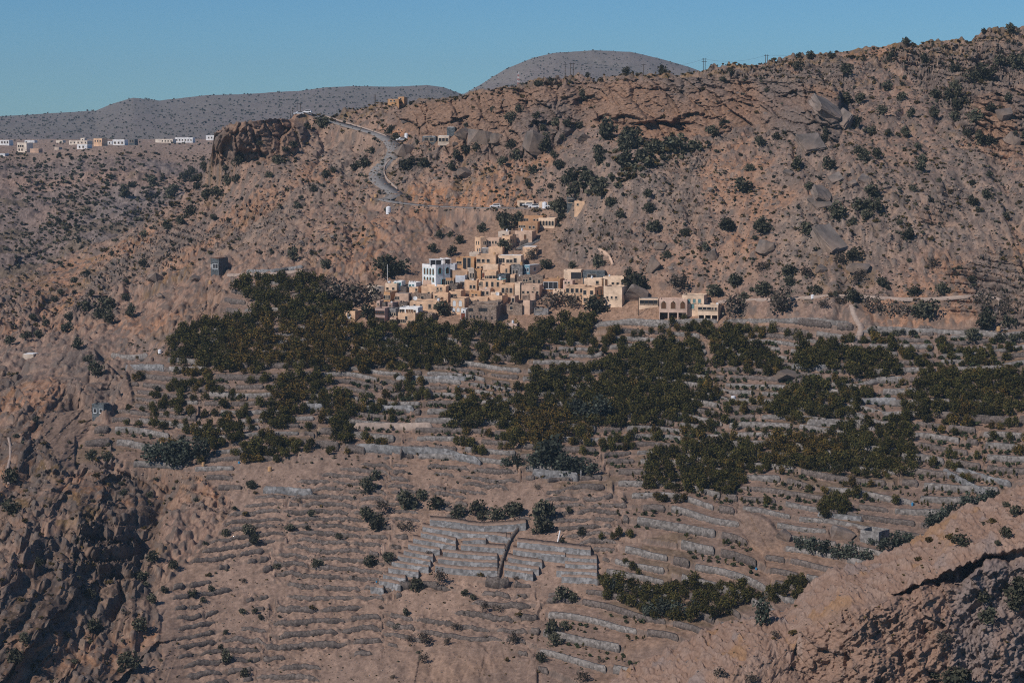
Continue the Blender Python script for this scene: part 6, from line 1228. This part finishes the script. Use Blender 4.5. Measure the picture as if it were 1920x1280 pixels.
# ---- poles
def pole(x, y, h, label, arms=1, group='power poles', two=0.0, T=T_MAIN, r=.16):
    p = T.at(x, y); s = PXM(p); H = h * s; o = empty('power_pole', p); tag(o, label, 'power pole', group)
    for q in ((-two / 2, two / 2) if two else (0,)): b = MB(); b.cyl((q * s, 0, -1), r, H + 1, M_POLE, 8, r * .7); b.obj('pole', o)
    for k in range(arms): a = MB(); wd = (two * s / 2 + .8) if two else 1.1; a.box(-wd, wd, -.1, .1, H - .5 - k * 1.2, H - .3 - k * 1.2, M_STEEL); a.obj('crossarm', o)
    return p + Vector((0, 0, H - .3))
tp = []
tp.append(pole(1072, 147, 26, 'twin-legged power pole on the skyline in front of the dome hill', 1, two=5)); pole(1060, 148, 23, 'single power pole left of the twin-legged pole', 1)
tp.append(pole(1207, 133, 21, 'lone power pole at the right flank of the dome hill')); tp.append(pole(1321, 126, 21, 'twin power pole with crossbars standing against the sky', 2, two=3.5)); tp.append(pole(1437, 114, 15, 'farther twin power pole against the sky', 1, two=3.5)); tp.append(pole(1700, 88, 6, 'short pole stub on the right ridge crest'))
pole(703, 196, 18, 'twin pole on the ridge left of the orange house', 0, two=2.5)
for x, y, h, l in ((544,213,15,'leftmost of the poles on the square cliff top'),(550,212,16,'second of the poles on the square cliff top'),(558,213,19,'tall pole by the cars on the cliff top'),(563,214,20,'taller pole by the cars on the cliff top'),(590,232,16,'dark pole beside the upper road end'),(282,472,22,'thin pole on the rubble slope left of the lookout house'),(512,330,20,'thin pole below the square cliff'),(756,386,24,'dark pole at the road junction'),(964,388,16,'thin pole left of the cream garage'),(967,470,30,'dark pole in front of the tan house at the ramp head'),(962,482,26,'second dark pole below the ramp head'),(832,545,60,'tall dark pole in front of the white villa'),(1197,592,34,'dark wooden pole on the bare bank below the boulder'),(1131,562,40,'grey pole between the corner tower and the cream house'),(1050,270,28,'pole on the rocky slope under the ridge cliffs'),(1058,272,26,'second pole on the rocky slope under the ridge cliffs'),(644,440,22,'thin pole on the soil slope')):
    pole(x, y, h, l, 0 if x in (544,550,282) else 1, r=.14)
fp = T_MAIN.at(727, 531); o = empty('flagpole', fp + Vector((0, -1, 0))); tag(o, 'tall thin mast rising over the beige parapet house', 'flagpole'); b = MB(); b.cyl((0, 0, 0), .1, 34 * PXM(fp), M_DISH, 8); b.obj('mast', o)
p = T_MAIN.at(972, 162); o = empty('radio_mast', p); tag(o, 'small red and white lattice mast behind the ridge crest', 'mast'); b = MB(); hgt = 22 * PXM(p); M_RED = mat('mast_red', (.4, .06, .04), .6)
for k in range(6):
    z0 = hgt * k / 6; z1 = hgt * (k + 1) / 6; w0 = .9 * (1 - k / 7); w1 = .9 * (1 - (k + 1) / 7); mm = M_RED if k % 2 == 0 else M_DISH
    for a in range(3): an = 6.283 * a / 3; an2 = 6.283 * (a + 1) / 3; b.add([(w0*math.cos(an)-.06, w0*math.sin(an), z0), (w0*math.cos(an)+.06, w0*math.sin(an), z0), (w1*math.cos(an)+.06, w1*math.sin(an), z1), (w1*math.cos(an)-.06, w1*math.sin(an), z1), (w1*math.cos(an2), w1*math.sin(an2), z1), (w1*math.cos(an2)+.08, w1*math.sin(an2), z1)], [(0,1,2,3),(0,1,5,4)], mm)
b.obj('lattice', o)
def wire(a, b_, sag, label):
    mb = MB(); n = 14; r = .035; pts = [a.lerp(b_, k / n) - Vector((0, 0, sag * 4 * (k / n) * (1 - k / n))) for k in range(n + 1)]
    for p0, p1 in zip(pts[:-1], pts[1:]):
        d = (p1 - p0).normalized(); u = d.orthogonal().normalized() * r; w = d.cross(u); v = []
        for k in range(4): an = k * math.pi / 2; q = u * math.cos(an) + w * math.sin(an); v += [p0 + q, p1 + q]
        mb.add(v, [(2 * k, 2 * ((k + 1) % 4), 2 * ((k + 1) % 4) + 1, 2 * k + 1) for k in range(4)], M_STEEL)
    c = a.lerp(b_, .5); mb.v = [tuple(Vector(v) - c) for v in mb.v]; tag(mb.obj('power_line', None, c), label, 'power line', 'wires along the ridge')
for i, (a, b_) in enumerate(zip(tp[:-1], tp[1:])): wire(a, b_, 2.0, ['sagging wire from the twin-legged pole to the lone pole','sagging wire from the lone pole to the twin crossbar pole','sagging wire between the two twin poles against the sky','wire running from the farther twin pole to the right ridge'][i])
# white villa pavilion
hv_ = HS['h37']; p = roof_point(hv_, .30, .35); s = PXM(p); o = empty('roof_pavilion', p, hv_[0].rotation_euler.z - math.radians(30)); tag(o, 'white-roofed open pavilion with dark screens on top of the white villa', 'pavilion')
b = MB(); b.box(-2.4, 2.4, -2, 2, 2.3, 2.55, M_ROOFW); b.obj('roof', o)
for sx in (-2.2, 0, 2.2):
    for sy in (-1.8, 1.8): b = MB(); b.box(sx - .1, sx + .1, sy - .1, sy + .1, 0, 2.3, M_FRAMEW); b.obj('post', o)
b = MB(); b.box(-2.1, 2.1, -1.75, -1.7, .2, 2.2, M_PANE); b.box(2.05, 2.1, -1.7, 1.7, .2, 2.2, M_PANE); b.obj('screen', o)
p = T_MAIN.at(1045, 1018); o = empty('irrigation_pipe', p); tag(o, 'long white pipe leaning up the slope right of the grey terraces', 'pipe'); b = MB(); b.cyl((0, 0, .1), .22, 30 * PXM(p), M_DISH, 8); l = b.obj('pipe', o); l.rotation_euler = (math.radians(-50), math.radians(16), 0)

# ================================================================== HAZE
hz = bpy.data.materials.new('haze_air'); hz.use_nodes = True; ht = hz.node_tree; ht.nodes.clear()
ho = ht.nodes.new('ShaderNodeOutputMaterial'); hv = ht.nodes.new('ShaderNodeVolumePrincipled'); ht.links.new(hv.outputs[0], ho.inputs['Volume'])
hv.inputs['Color'].default_value = (0.55, 0.75, 0.95, 1); hv.inputs['Density'].default_value = 0.00006; hv.inputs['Anisotropy'].default_value = 0.0
hb = MB(); hb.box(-3200, 3200, -60, 7600, -320, 230, hz); tag(hb.obj('haze'), kind='stuff')
